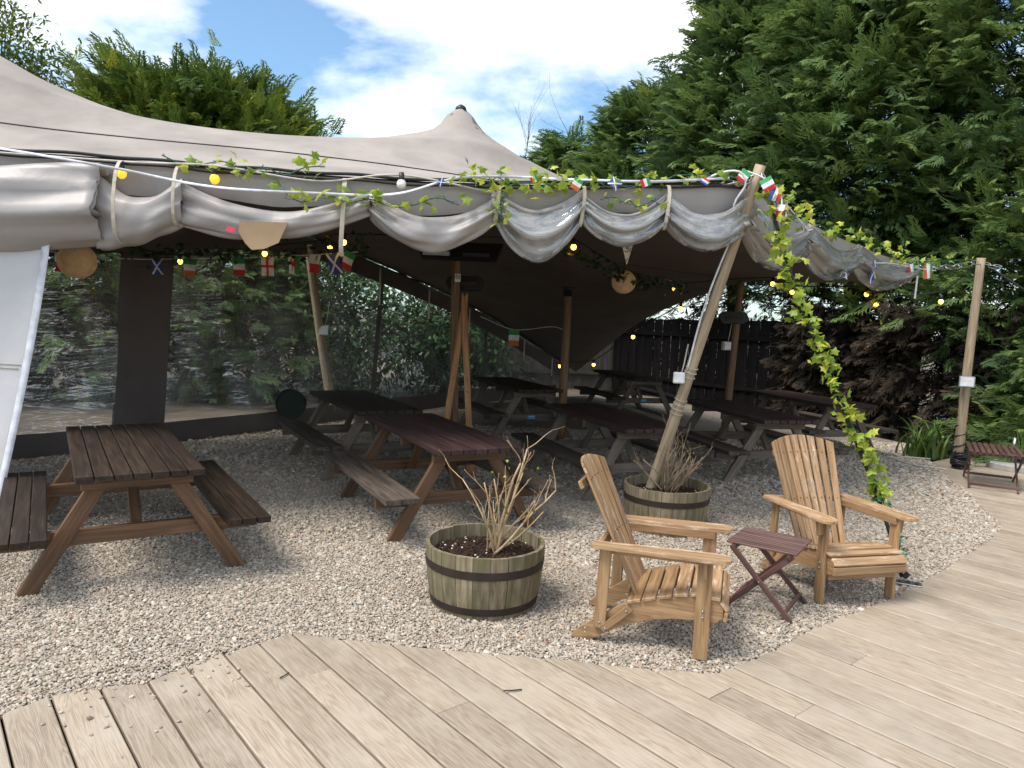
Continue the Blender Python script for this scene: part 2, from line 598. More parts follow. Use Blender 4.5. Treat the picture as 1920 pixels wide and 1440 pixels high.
def interp(xs, pts, x):
    pts = np.asarray(pts, float)
    return np.array([np.interp(x, xs, pts[:, k]) for k in range(pts.shape[1])])


def smooth_path(pts, n):
    """Catmull-Rom resample"""
    P = np.asarray(pts, float)
    Q = np.vstack([2 * P[0] - P[1], P, 2 * P[-1] - P[-2]])
    d = np.r_[0, np.cumsum(np.linalg.norm(np.diff(P, axis=0), axis=1))]
    out = []
    for s in np.linspace(0, d[-1], n):
        i = min(max(np.searchsorted(d, s) - 1, 0), len(P) - 2)
        t = (s - d[i]) / (d[i + 1] - d[i])
        p0, p1, p2, p3 = Q[i], Q[i + 1], Q[i + 2], Q[i + 3]
        out.append(0.5 * ((2 * p1) + (-p0 + p2) * t + (2 * p0 - 5 * p1 + 4 * p2 - p3) * t * t + (-p0 + 3 * p1 - 3 * p2 + p3) * t ** 3))
    return np.array(out)


def grid_faces(nu, nv, closed_v=False):
    F = []
    for i in range(nu - 1):
        for j in range(nv - 1):
            a = i * nv + j
            F.append((a, a + 1, a + nv + 1, a + nv))
    return F


# ------------------------------------------------------------------ ground
gm_ = NT('bare_earth')
t_ = gm_.n('ShaderNodeTexCoord')
n_ = gm_.n('ShaderNodeTexNoise', Scale=0.8, Detail=9.0, Roughness=0.7)
gm_.l(t_.outputs['Object'], n_.inputs['Vector'])
gm_.l(gm_.ramp(n_.outputs['Fac'], [(0.3, (0.07, 0.054, 0.038)), (0.55, (0.15, 0.12, 0.088)), (0.75, (0.24, 0.2, 0.15))]), gm_.b.inputs['Base Color'])
gm_.b.inputs['Roughness'].default_value = 0.95
gm_.bump(n_.outputs['Fac'], 0.6, 0.05)
g = part('ground', [(-300, -60, -0.06), (300, -60, -0.06), (300, 500, -0.06), (-300, 500, -0.06)], [(0, 1, 2, 3)], gm_.m)
tag(g, kind='structure')

# gravel / deck boundary (front edge of gravel), monotone across the boards
BOUND = [(-6.5, -0.8), (-3.5, 1.75), (-2.45, 2.68), (-2.11, 2.97), (-2.01, 3.14), (-1.84, 3.22), (-1.66, 3.29), (-1.54, 3.46), (-1.45, 3.58), (-1.30, 3.73), (-1.15, 3.89),
         (-0.86, 3.83), (-0.61, 3.81), (-0.25, 3.75), (0.06, 3.73), (0.39, 3.70), (0.58, 3.66), (0.88, 3.63), (1.11, 3.62), (1.46, 3.88), (1.88, 4.26),
         (2.26, 4.54), (2.65, 4.83), (3.42, 5.53), (4.15, 6.23), (4.70, 6.85), (4.88, 7.39), (5.19, 8.18), (5.43, 8.96), (5.85, 10.1)]
GPOLY = BOUND + [(6.5, 11.6), (6.0, 13.0), (4.8, 15.5), (2.0, 17.4), (-1.0, 15.2), (-3.6, 12.4), (-5.2, 10.2), (-8.0, 7.5), (-10, 4.0)]


def gravel_material(name, pts=False):
    m = NT(name)
    if pts:
        at = m.n('ShaderNodeAttribute', attribute_name='tint')
        at.attribute_type = 'INSTANCER'
        fac = at.outputs['Fac']
        tcx = m.n('ShaderNodeTexCoord')
        no = m.n('ShaderNodeTexNoise', Scale=2.0, Detail=3.0)
        m.l(tcx.outputs['Object'], no.inputs['Vector'])
    else:
        tcx = m.n('ShaderNodeTexCoord')
        vo = m.n('ShaderNodeTexVoronoi', Scale=52.0)
        m.l(tcx.outputs['Object'], vo.inputs['Vector'])
        wn = m.n('ShaderNodeTexWhiteNoise')
        m.l(vo.outputs['Position'], wn.inputs['Vector'])
        fac = wn.outputs['Value']
    col = m.ramp(fac, [(0.0, (0.25, 0.21, 0.165)), (0.22, (0.33, 0.285, 0.23)), (0.5, (0.40, 0.345, 0.28)), (0.66, (0.47, 0.405, 0.32)), (0.80, (0.44, 0.36, 0.275)),
                       (0.87, (0.48, 0.43, 0.37)), (0.94, (0.60, 0.56, 0.49)), (0.985, (0.36, 0.22, 0.14)), (1.0, (0.40, 0.28, 0.18))])
    if not pts:
        d = m.ramp(vo.outputs['Distance'], [(0.0, (1, 1, 1)), (0.65, (0.45, 0.45, 0.45))])
        col = m.mul(col, d)
        inv = m.n('ShaderNodeMath', operation='SUBTRACT')
        inv.inputs[0].default_value = 1
        m.l(vo.outputs['Distance'], inv.inputs[1])
        m.bump(inv.outputs[0], 0.9, 0.012)
    m.l(col, m.b.inputs['Base Color'])
    m.b.inputs['Roughness'].default_value = 0.75
    return m.m


M['gravel'] = gravel_material('gravel_bed')
M['pebble'] = gravel_material('gravel_pebbles', True)
gb = part('gravel_bed', [(x, y, -0.005) for x, y in GPOLY], [tuple(range(len(GPOLY)))], M['gravel'])
tag(gb, kind='structure')

# deck boards
DA = math.radians(50.2)
dd = np.array([math.cos(DA), -math.sin(DA)])
dn = np.array([math.sin(DA), math.cos(DA)])
bs = np.array([np.array(p) @ dd for p in BOUND])
bn = np.array([np.array(p) @ dn for p in BOUND])
PITCH, GAP = 0.1885, 0.011


def s_bound(n):
    return float(np.interp(n, bn, bs))


deck = part('deck_subframe', [(-8, -3, -0.05), (14, -3, -0.05), (14, 13, -0.05), (5.5, 13, -0.05), (5.6, 9.5, -0.05), (4.6, 6.9, -0.05), (1.1, 3.9, -0.05), (-1.1, 4.1, -0.05), (-8, 0, -0.05)],
            [tuple(range(9))], plain('deck_joists', (0.03, 0.025, 0.02), 0.95))
deck.name = 'deck'
tag(deck, kind='structure')
JOINT = {2.18: 0}
k = 0
n0 = 0.293 - 22 * PITCH
while n0 < 12.4:
    n1 = n0 + PITCH - GAP
    if n0 > -2.2:
        sa = min(s_bound(n0), s_bound(n1))
        # joints: deterministic pseudo random
        js = []
        s = sa + random.choice([0.35, 0.9, 1.5, 2.1, 2.7, 0.5])
        if n0 > 4.2 or random.random() < 0.25:
            s += 2.5
        send = 12.0
        while s < send:
            js.append(s)
            s += 3.6
        segs = []
        cur = None
        for e in js + [send]:
            segs.append((cur, e))
            cur = e
        for (a, b) in segs:
            if a is not None and a > 9:
                continue
            W = n1 - n0
            m_ = 5
            nn = np.linspace(n0, n1, m_)
            st = [s_bound(q) + random.uniform(-.006, .006) for q in nn] if a is None else [a + 0.0015] * m_
            s0 = st[0]
            pts = [(st[i], nn[i]) for i in range(m_)] + [(b - 0.0015, n1), (b - 0.0015, n0)]
            mid_s, mid_n = (min(st) + b) / 2, (n0 + n1) / 2
            out = [(p[0] - mid_s, p[1] - mid_n) for p in pts]
            top, ch = 0.0, 0.005
            nP = len(out)
            V = [(x, y, -0.028) for x, y in out] + [(x, y, -ch) for x, y in out]
            V += [(x, max(-W / 2 + ch, min(W / 2 - ch, y)), 0) for x, y in out]
            F = []
            for r in range(2):
                for i in range(nP):
                    j = (i + 1) % nP
                    F.append((r * nP + j, r * nP + i, (r + 1) * nP + i, (r + 1) * nP + j))
            F.append(tuple(range(3 * nP - 1, 2 * nP - 1, -1)))
            o = part('board', V, F, M['deck'], deck)
            pos = dd * mid_s + dn * mid_n
            o.location = (pos[0], pos[1], 0.012 + random.uniform(-.0015, .0015))
            # local x along dd ; local y along dn: dn = rot90(dd)
            o.rotation_euler = (0, 0, -DA)
    n0 += PITCH

# pebbles : point mesh + geometry nodes instancing
def in_poly(P, poly):
    x, y = P[:, 0], P[:, 1]
    ins = np.zeros(len(P), bool)
    j = len(poly) - 1
    for i in range(len(poly)):
        xi, yi = poly[i]
        xj, yj = poly[j]
        c = ((yi > y) != (yj > y)) & (x < (xj - xi) * (y - yi) / (yj - yi + 1e-12) + xi)
        ins ^= c
        j = i
    return ins


def pebble_points():
    allp = []
    for (x0, x1, y0, y1, sp, sz) in ((-4.6, 3.2, 2.2, 5.2, 0.0118, 0.66), (-5.6, 5.2, 5.2, 7.6, 0.0165, 0.9), (-6.5, 6.6, 7.6, 11.8, 0.032, 1.6)):
        gx, gy = np.meshgrid(np.arange(x0, x1, sp), np.arange(y0, y1, sp * 0.9))
        P = np.stack([gx.ravel(), gy.ravel()], -1)
        P += rng.normal(0, sp * 0.33, P.shape)
        # inside the view only (generous)
        ok = np.abs(P[:, 0]) < P[:, 1] * 0.82 + 0.55
        # soft spill over the boundary
        Q = P + rng.normal(0, 0.012, P.shape)
        ok &= in_poly(Q, GPOLY)
        P = P[ok]
        z = rng.uniform(-0.008, 0.006, len(P)) + 0.004 * np.sin(P[:, 0] * 3.1) * np.sin(P[:, 1] * 2.3)
        near = s_near(P)
        z = np.where(near < 0.05, z + 0.006, z)
        allp.append((P, z, np.full(len(P), sz)))
    P = np.vstack([a[0] for a in allp])
    z = np.concatenate([a[1] for a in allp])
    s = np.concatenate([a[2] for a in allp])
    # strays on the deck
    m = 50
    base = np.array(BOUND)[4:15]
    idx = rng.integers(0, 5, m)
    st = base[idx] + rng.normal(0, 0.06, (m, 2)) + (dd * np.abs(rng.normal(0, 0.22, m))[:, None])
    st = st[~in_poly(st, GPOLY)]
    P = np.vstack([P, st])
    z = np.r_[z, np.full(len(st), 0.017)]
    s = np.r_[s, np.full(len(st), 0.9)]
    return P, z, s


def s_near(P):
    n = P @ dn
    return np.interp(n, bn, bs) - P @ dd


P, z, s = pebble_points()
N = len(P)
me = bpy.data.meshes.new('gravel')
me.vertices.add(N)
me.vertices.foreach_set('co', np.c_[P, z].astype(np.float32).ravel())
a = me.attributes.new('rot', 'FLOAT_VECTOR', 'POINT')
a.data.foreach_set('vector', np.c_[rng.uniform(-.6, .6, (N, 2)), rng.uniform(0, 6.28, N)].astype(np.float32).ravel())
r0 = rng.lognormal(math.log(0.0098), 0.32, N) * s
a = me.attributes.new('scl', 'FLOAT_VECTOR', 'POINT')
a.data.foreach_set('vector', np.c_[r0 * rng.uniform(1.0, 1.55, N), r0 * rng.uniform(.75, 1.1, N), r0 * rng.uniform(.5, .8, N)].astype(np.float32).ravel())
a = me.attributes.new('tint', 'FLOAT', 'POINT')
a.data.foreach_set('value', rng.random(N).astype(np.float32))
me.materials.append(M['pebble'])
gr = link('gravel', me)
tag(gr, 'loose grey and buff gravel covering the ground up to the deck', 'gravel', kind='stuff')
ng = bpy.data.node_groups.new('pebbles', 'GeometryNodeTree')
ng.interface.new_socket('Geometry', in_out='INPUT', socket_type='NodeSocketGeometry')
ng.interface.new_socket('Geometry', in_out='OUTPUT', socket_type='NodeSocketGeometry')
gi = ng.nodes.new('NodeGroupInput')
go = ng.nodes.new('NodeGroupOutput')
ip = ng.nodes.new('GeometryNodeInstanceOnPoints')
ico = ng.nodes.new('GeometryNodeMeshIcoSphere')
ico.inputs['Radius'].default_value = 1
ico.inputs['Subdivisions'].default_value = 2
sm_ = ng.nodes.new('GeometryNodeSetMaterial')
sm_.inputs['Material'].default_value = M['pebble']
na = ng.nodes.new('GeometryNodeInputNamedAttribute')
na.data_type = 'FLOAT_VECTOR'
na.inputs['Name'].default_value = 'rot'
nb = ng.nodes.new('GeometryNodeInputNamedAttribute')
nb.data_type = 'FLOAT_VECTOR'
nb.inputs['Name'].default_value = 'scl'
e2r = ng.nodes.new('FunctionNodeEulerToRotation')
ng.links.new(gi.outputs[0], ip.inputs['Points'])
# roughen the stone a little
sp_ = ng.nodes.new('GeometryNodeSetPosition')
nz = ng.nodes.new('ShaderNodeTexNoise')
nz.inputs['Scale'].default_value = 1.1
sub = ng.nodes.new('ShaderNodeVectorMath')
sub.operation = 'SUBTRACT'
sub.inputs[1].default_value = (.5, .5, .5)
ng.links.new(nz.outputs['Color'], sub.inputs[0])
ng.links.new(ico.outputs['Mesh'], sp_.inputs['Geometry'])
ng.links.new(sub.outputs['Vector'], sp_.inputs['Offset'])
ng.links.new(sp_.outputs['Geometry'], sm_.inputs['Geometry'])
ng.links.new(sm_.outputs['Geometry'], ip.inputs['Instance'])
ng.links.new(na.outputs['Attribute'], e2r.inputs['Euler'])
ng.links.new(e2r.outputs['Rotation'], ip.inputs['Rotation'])
ng.links.new(nb.outputs['Attribute'], ip.inputs['Scale'])
ng.links.new(ip.outputs['Instances'], go.inputs[0])
md = gr.modifiers.new('pebbles', 'NODES')
md.node_group = ng

# ------------------------------------------------------------------ tent canopy
FE_X = [-7.4, -4.97, -3.80, -3.05, -2.29, -1.51, -0.71, 0.10, 0.92, 1.51, 1.75, 2.37, 3.09, 4.07, 4.83]
FE = [(-7.4, 5.45, 2.90), (-4.97, 5.5, 2.86), (-3.80, 5.5, 2.83), (-3.05, 5.55, 2.82), (-2.29, 5.6, 2.79), (-1.51, 5.65, 2.78), (-0.71, 5.7, 2.77), (0.10, 5.75, 2.79), (0.92, 5.8, 2.84),
      (1.51, 5.85, 2.88), (1.75, 5.9, 2.88), (2.37, 6.6, 2.80), (3.09, 7.4, 2.73), (4.07, 8.4, 2.66), (4.83, 9.0, 2.60)]


def fe(x):
    return interp(FE_X, FE, x)


FAR = [(4.83, 9.0, 2.60), (4.61, 9.6, 2.47), (4.29, 10.3, 2.43), (3.55, 11.5, 2.47), (3.11, 13.0, 2.24), (2.43, 15.0, 1.70), (1.48, 17.2, 0.55)]
BACK = [(-7.6, 7.0, 2.5), (-5.55, 7.95, 2.50), (-4.5, 9.3, 2.72), (-3.36, 10.85, 2.88), (-2.46, 12.75, 2.62), (-0.74, 15.5, 1.86), (1.48, 17.2, 0.55)]
NU, NV = 150, 110
bot = np.array([fe(x) for x in np.linspace(-7.4, 1.75, NU)])
top = smooth_path(BACK, NU)
side = np.vstack([smooth_path([FE[i] for i in (10, 11, 12, 13, 14)], NV // 2), smooth_path(FAR, NV - NV // 2 + 1)[1:]])
left = smooth_path([(-7.4, 5.45, 2.90), (-7.9, 6.2, 2.7), (-7.6, 7.0, 2.5)], NV)
U = np.linspace(0, 1, NU)[:, None, None]
Vv = np.linspace(0, 1, NV)[None, :, None]
X = ((1 - Vv) * bot[:, None] + Vv * top[:, None] + (1 - U) * left[None] + U * side[None]
     - ((1 - U) * (1 - Vv) * bot[0] + U * (1 - Vv) * bot[-1] + (1 - U) * Vv * top[0] + U * Vv * top[-1]))
RIDGE = [(-1.642, 8.35, 3.645), (-2.164, 8.1, 3.538), (-2.668, 7.9, 3.478), (-3.144, 7.7, 3.471), (-3.592, 7.5, 3.503), (-4.01, 7.3, 3.587), (-4.397, 7.1, 3.74), (-4.787, 6.95, 3.95), (-0.232, 8.4, 3.73), (0.132, 8.2, 3.41), (0.413, 7.9, 3.22), (-1.15, 8.42, 3.77)]
PEAKS = [(-5.25, 6.85, 4.45, 0.2), (-0.70, 8.5, 4.10, 0.20)]
fix = np.zeros((NU, NV), bool)
fix[0] = fix[-1] = True
fix[:, 0] = fix[:, -1] = True
Z = X[:, :, 2].copy()
for (px, py, pz, pr) in PEAKS:
    d = np.hypot(X[:, :, 0] - px, X[:, :, 1] - py)
    mk = d <= max(pr, d.min() + 1e-6)
    fix |= mk
    Z[mk] = pz - 0.75 * d[mk]
    pn = (d > 0) & (d < 0.8) & ~mk
SOFT = np.zeros((NU, NV))
SZ = np.zeros((NU, NV))
for (px, py, pz) in RIDGE:
    d = np.hypot(X[:, :, 0] - px, X[:, :, 1] - py)
    w_ = 3.0 * np.exp(-(d / 0.16) ** 2)
    SOFT += w_
    SZ += w_ * pz
for (px, py, pz) in ((0.76, 10.8, 2.24),):
    d = np.hypot(X[:, :, 0] - px, X[:, :, 1] - py)
    mk = d == d.min()
    fix |= mk
    Z[mk] = pz
# metric weights for the membrane (use plan distances)
dxu = np.linalg.norm(np.diff(X[:, :, :2], axis=0), axis=2) + 1e-4
dxv = np.linalg.norm(np.diff(X[:, :, :2], axis=1), axis=2) + 1e-4
wu = 1.0 / dxu * (np.pad(dxv, ((0, 0), (0, 1)), mode='edge')[:-1])
wv = 1.0 / dxv * (np.pad(dxu, ((0, 1), (0, 0)), mode='edge')[:, :-1])


def lap(z):
    r = np.zeros_like(z)
    du = (z[1:] - z[:-1]) * wu
    r[:-1] += du
    r[1:] -= du
    dv = (z[:, 1:] - z[:, :-1]) * wv
    r[:, :-1] += dv
    r[:, 1:] -= dv
    return -r


free = ~fix
b_ = (SZ - lap(np.where(fix, Z, 0.0))) * free
x_ = np.where(free, Z, 0.0)
diag = np.zeros_like(Z)
diag[:-1] += wu
diag[1:] += wu
diag[:, :-1] += wv
diag[:, 1:] += wv
diag += SOFT
r_ = b_ - (lap(x_) + SOFT * x_) * free
zz = r_ / diag
p_ = zz.copy()
rz_ = (r_ * zz).sum()
for it in range(700):
    Ap = (lap(p_) + SOFT * p_) * free
    al = rz_ / ((p_ * Ap).sum() + 1e-30)
    x_ += al * p_
    r_ -= al * Ap
    if np.abs(r_).max() < 1e-6:
        break
    zz = r_ / diag
    rn = (r_ * zz).sum()
    p_ = zz + rn / rz_ * p_
    rz_ = rn
Z = np.where(fix, Z, x_)
hold = np.zeros((NU, NV), bool)
hold[0] = hold[-1] = hold[:, 0] = hold[:, -1] = True
for (px, py, pz, pr) in PEAKS:
    hold |= np.hypot(X[:, :, 0] - px, X[:, :, 1] - py) < 0.18
for it in range(14):
    A_ = Z.copy()
    A_[1:-1, 1:-1] = 0.5 * Z[1:-1, 1:-1] + 0.125 * (Z[2:, 1:-1] + Z[:-2, 1:-1] + Z[1:-1, 2:] + Z[1:-1, :-2])
    Z = np.where(hold, Z, A_)
X[:, :, 2] = Z
tent = empty('stretch_tent', (-0.7, 8.5, 0), 0, 'large taupe stretch tent with two pointed peaks, swagged front edge and clear back wall', 'tent')
T0 = Vector((-0.7, 8.5, 0))


def tpart(name, V, F, mat, parent=None, **kw):
    """part of the tent given in world coordinates"""
    o = part(name, V, F, mat, parent or tent, **kw)
    if parent is None:
        o.location = -T0
    return o


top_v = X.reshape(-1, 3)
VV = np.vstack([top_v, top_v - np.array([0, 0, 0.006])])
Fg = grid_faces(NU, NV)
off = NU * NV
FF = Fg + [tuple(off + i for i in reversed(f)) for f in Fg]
canopy = tpart('canopy', VV, FF, [M['canopy'], M['canopy_shaded']], smooth=True, midx=[0] * len(Fg) + [1] * len(Fg))
# seams follow the cloth
sj = int(NV * 0.22)
Xs = X[:, sj] + np.array([0, 0, 0.004])
v, f = tube_data([tuple(p) for p in Xs[::2]], 0.005, 5)
tpart('seam', v, f, M['rope'], smooth=True)
v, f = tube_data([tuple(p) for p in (Xs + (X[:, sj + 1] - X[:, sj]) * 0.30)[::2]], 0.004, 5)
tpart('seam', v, f, M['rope'], smooth=True)
sj2 = int(NV * 0.62)
v, f = tube_data([tuple(p) for p in (X[:, sj2] - np.array([0, 0, 0.008]))[::2]], 0.004, 5)
tpart('seam', v, f, M['rope'], smooth=True)
# peak caps
for (px, py, pz, pr) in PEAKS:
    v, f = tube_data([(px, py, pz - 0.06), (px, py, pz - 0.015), (px, py, pz + 0.01)], [0.07, 0.055, 0.02], 12)
    tpart('peak_cap', v, f, M['black'], smooth=True)


# edge ropes and hanging edge band
xs = np.linspace(-7.3, 1.74, 90)
for dz, dy, r in ((0.012, -0.02, 0.012), (-0.03, -0.03, 0.010)):
    v, f = tube_data([tuple(fe(x) + np.array([0, dy, dz + 0.006 * math.sin(9 * x + 5 * dz)])) for x in xs], r, 6)
    tpart('edge_rope', v, f, M['rope'], smooth=True)


def strip(pts_top, pts_bot, mat, name, rows=5, bulge=0.0, seed=0):
    A = np.asarray(pts_top, float)
    B = np.asarray(pts_bot, float)
    n = len(A)
    V = []
    for i in range(n):
        for j in range(rows):
            t = j / (rows - 1)
            p = A[i] * (1 - t) + B[i] * t
            p = p + np.array([0, -bulge * math.sin(PI * t) + 0.012 * math.sin(5 * i * 0.37 + seed) * t, 0])
            V.append(tuple(p))
    return tpart(name, V, grid_faces(n, rows), mat, smooth=True)


xs = np.linspace(-7.3, 4.75, 130)
tp_ = np.array([fe(x) + np.array([0, 0.005, -0.012]) for x in xs])
bt_ = np.array([fe(x) + np.array([0, 0.05, -0.23 - 0.02 * math.sin(6 * x)]) for x in xs])
strip(tp_, bt_, M['wallcloth'], 'edge_band', 5, 0.015)


# rolled-up side walls hanging in swags under the edge
def swag(x0, x1, zb0, zb1, zb2, depth, clear=False, seed=0, topdrop=0.10, turns=1.25, endpinch=0.35, wr=1.0, openend=False):
    r = random.Random(seed)
    ns_, nt_ = 44, 46
    V, UVs, Vc = [], [], []
    ph = [r.uniform(0, 6.28) for _ in range(8)]
    a0 = -0.35 * PI           # where cross-section starts (back top)
    for i in range(ns_):
        s = i / (ns_ - 1)
        e = fe(x0 + (x1 - x0) * s)
        q = fe(x0 + (x1 - x0) * s + 0.02) - e
        nrm = np.array([q[1], -q[0], 0])
        nrm /= np.linalg.norm(nrm)
        belly = math.sin(PI * s)
        # bottom height: quadratic through three points
        zb = zb0 * (1 - s) * (1 - 2 * s) + zb1 * 4 * s * (1 - s) + zb2 * s * (2 * s - 1)
        pin = endpinch + (1 - endpinch) * belly ** 0.55
        if openend and s > 0.5:
            pin = 1.0
        td = topdrop * (0.45 + 0.75 * belly)
        zt = e[2] - td
        h = (zt - zb) / 2
        zc = (zt + zb) / 2
        for j in range(nt_):
            t = j / (nt_ - 1)
            th = PI * 0.60 + t * turns * 2 * PI      # start at the top back, go over the front, under, round
            sh = 1.0 - 0.45 * max(0.0, t - 0.45)       # spiral inwards
            # wrinkles: pleats fanning from the ends
            fan = (1 - belly) ** 0.8 + 0.30
            sk = 1.2 if clear else 3.0
            w = wr * (0.020 * fan + (0.008 if clear else 0)) * (math.sin(5 * th + ph[0] + sk * s) + 0.7 * math.sin(9 * th + ph[1] - sk * s) + 0.55 * math.sin(15 * th + ph[2] + sk * .6 * s))
            w += (0.4 if clear else 1.0) * (wr * 0.012 * math.sin(5 * s * PI + 2.5 * th + ph[3]) + 0.005 * math.sin(17 * s + 4 * th + ph[4]))
            cz, cy = math.sin(th), math.cos(th)
            rad = sh
            zz_ = zc + (h * rad + w * 0.6) * cz
            yy = (depth * pin * rad + w) * cy
            p = np.array([e[0], e[1], 0]) + nrm * (-yy + depth * 0.15) * 1.0
            V.append((p[0], p[1], zz_))
            UVs.append((s * (x1 - x0) * 2, t * 2))
    F = grid_faces(ns_, nt_)
    if clear:
        # upper front band is a clear sheet
        lo = r.uniform(0.10, 0.16)
        cf, of = [], []
        for i in range(ns_ - 1):
            for j in range(nt_ - 1):
                t = (j + .5) / (nt_ - 1)
                s = (i + .5) / (ns_ - 1)
                lim = 0.30 + 0.10 * math.sin(PI * s) - 0.03 * math.sin(9 * s + seed)
                a = i * nt_ + j
                (cf if (0.02 < t < lim and 0.05 < s < 0.95) else of).append((a, a + 1, a + nt_ + 1, a + nt_))
        o = tpart('rolled_wall', V, of, M['wallcloth'], smooth=True, uv=UVs)
        c = part('clear_window', V, cf, M['pvc2'], o, smooth=True, uv=UVs)
        for ob in (o,):
            pass
    else:
        o = tpart('rolled_wall', V, F, M['wallcloth'], smooth=True, uv=UVs)
    sol = o.modifiers.new('thickness', 'SOLIDIFY')
    sol.thickness = 0.006
    return o


swag(-6.6, -3.03, 2.05, 2.06, 2.20, 0.22, seed=1, topdrop=0.13, endpinch=0.85, openend=True, wr=1.3, turns=1.3)
swag(-3.10, -2.48, 2.14, 2.21, 2.37, 0.15, seed=2, topdrop=0.22, endpinch=0.6, wr=0.7)
swag(-2.52, -1.12, 2.35, 2.29, 2.50, 0.09, seed=3, topdrop=0.24, endpinch=0.5, wr=0.7)
swag(-1.13, -0.12, 2.50, 2.25, 2.58, 0.11, seed=4, topdrop=0.22, endpinch=0.3)
swag(-0.22, 0.49, 2.58, 2.21, 2.55, 0.10, clear=True, seed=5, topdrop=0.17, endpinch=0.25, wr=1.1)
swag(0.47, 1.14, 2.56, 2.36, 2.56, 0.10, clear=True, seed=6, topdrop=0.20, endpinch=0.25)
swag(1.12, 1.76, 2.57, 2.36, 2.52, 0.10, clear=True, seed=7, topdrop=0.20, endpinch=0.25)
swag(1.76, 2.60, 2.54, 2.28, 2.50, 0.12, clear=True, seed=8, topdrop=0.18, endpinch=0.3, wr=1.1)
swag(2.58, 3.50, 2.50, 2.27, 2.46, 0.13, clear=True, seed=9, topdrop=0.14, endpinch=0.3, wr=1.2)
swag(3.48, 4.76, 2.46, 2.25, 2.54, 0.13, clear=True, seed=10, topdrop=0.10, endpinch=0.3, wr=1.1)

# straps gathering the rolls
for (x, zb, dep, w) in ((-2.90, 2.19, 0.20, 0.028), (-2.50, 2.34, 0.17, 0.026), (-1.31, 2.18, 0.10, 0.034), (-0.17, 2.47, 0.07, 0.03), (0.48, 2.49, 0.07, 0.026), (1.13, 2.50, 0.07, 0.026), (-3.6, 2.5, 0.05, 0.03)):
    if x == -3.6:
        continue
    e = fe(x)
    pts = []
    for t in np.linspace(0, 1, 15):
        th = PI * (0.5 - t)
        zt = e[2] - 0.02
        pts.append((e[0] + 0.01 * math.sin(5 * t), e[1] - dep * max(0, math.cos(th)) ** 0.6 - 0.015, (zt + zb) / 2 + (zt - zb) / 2 * math.sin(th)))
    V = []
    for p in pts:
        V += [(p[0] - w / 2, p[1], p[2]), (p[0] + w / 2, p[1] - 0.004, p[2])]
    o = tpart('strap', V, grid_faces(len(pts), 2), M['strap'])
    o.modifiers.new('t', 'SOLIDIFY').thickness = 0.004

# left hanging curtain
V, UVs = [], []
nx_, nz_ = 40, 30
for i in range(nx_):
    s = i / (nx_ - 1)
    for j in range(nz_):
        t = j / (nz_ - 1)
        xt, xb = -6.6 + s * (6.6 - 3.41), -6.6 + s * (6.6 - 3.93)
        yt, yb = 5.47, 5.56
        x = xt * (1 - t ** 1.25) + xb * t ** 1.25
        y = yt * (1 - t) + yb * t + 0.05 * math.sin(9 * s * PI + 1.5 * t) * (0.25 + 0.75 * t) * 0.8 + 0.02 * math.sin(23 * s + 3 * t)
        zt = 2.30
        V.append((x, y, zt * (1 - t) + 0.0 * t))
o = tpart('hanging_curtain', V, grid_faces(nx_, nz_), M['curtain'], smooth=True)
o.modifiers.new('t', 'SOLIDIFY').thickness = 0.004
for jj in (13, 14):
    tpart('curtain_seam', *tube_data([(V[i * nz_ + jj][0], V[i * nz_ + jj][1] - 0.005, V[i * nz_ + jj][2] + (0.05 if jj == 14 else 0)) for i in range(nx_ - 1)], 0.004, 4), M['strap'], smooth=True)
hem = [V[(nx_ - 1) * nz_ + j] for j in range(nz_)]
VH = []
for p in hem:
    VH += [(p[0] - 0.05, p[1] - 0.006, p[2]), (p[0] + 0.012, p[1] - 0.012, p[2])]
o = tpart('curtain_hem', VH, grid_faces(nz_, 2), M['tape'], smooth=True)
o.modifiers.new('t', 'SOLIDIFY').thickness = 0.004

# back wall: fabric band, clear sheets, fabric pillar, bottom hem
WB = [(-7.6, 6.9, 0), (-6.6, 6.85, 0), (-5.37, 7.91, 0), (-4.25, 9.27, 0), (-3.17, 10.94, 0), (-2.2, 12.5, 0), (-0.6, 14.9, 0), (1.35, 17.0, 0)]
wb = smooth_path(WB, 200)
bk = top  # canopy back edge, world (200 resample)
bk = smooth_path(BACK, 200)
wbx = wb[:, 0]


def wall_at(x):
    p = interp(wbx, wb, x)
    q = interp(bk[:, 0], bk, x)
    return p, q


def wall_patch(name, x0, x1, z0f, z1f, mat, n=40, rows=24, amp=0.02, seed=1, offy=0.0, parent=None):
    V, UVs = [], []
    for i in range(n):
        x = x0 + (x1 - x0) * i / (n - 1)
        p, q = wall_at(x)
        zt = q[2] - 0.02
        a, b = z0f(zt), z1f(zt)
        for j in range(rows):
            t = j / (rows - 1)
            z = a + (b - a) * t
            u = z / zt
            pos = p * (1 - u) + q * u
            w = amp * (math.sin(4.0 * x + 3 * u + seed) * 0.8 + 0.5 * math.sin(9 * x - 7 * u + seed * 2) + 0.3 * math.sin(21 * x + 14 * u))
            V.append((pos[0] + 0.8 * w + offy * 0.8, pos[1] - 0.6 * w - offy * 0.6, z))
            UVs.append((x * 1.0, u * 1.0))
    return tpart(name, V, grid_faces(n, rows), mat, parent, smooth=True, uv=UVs)


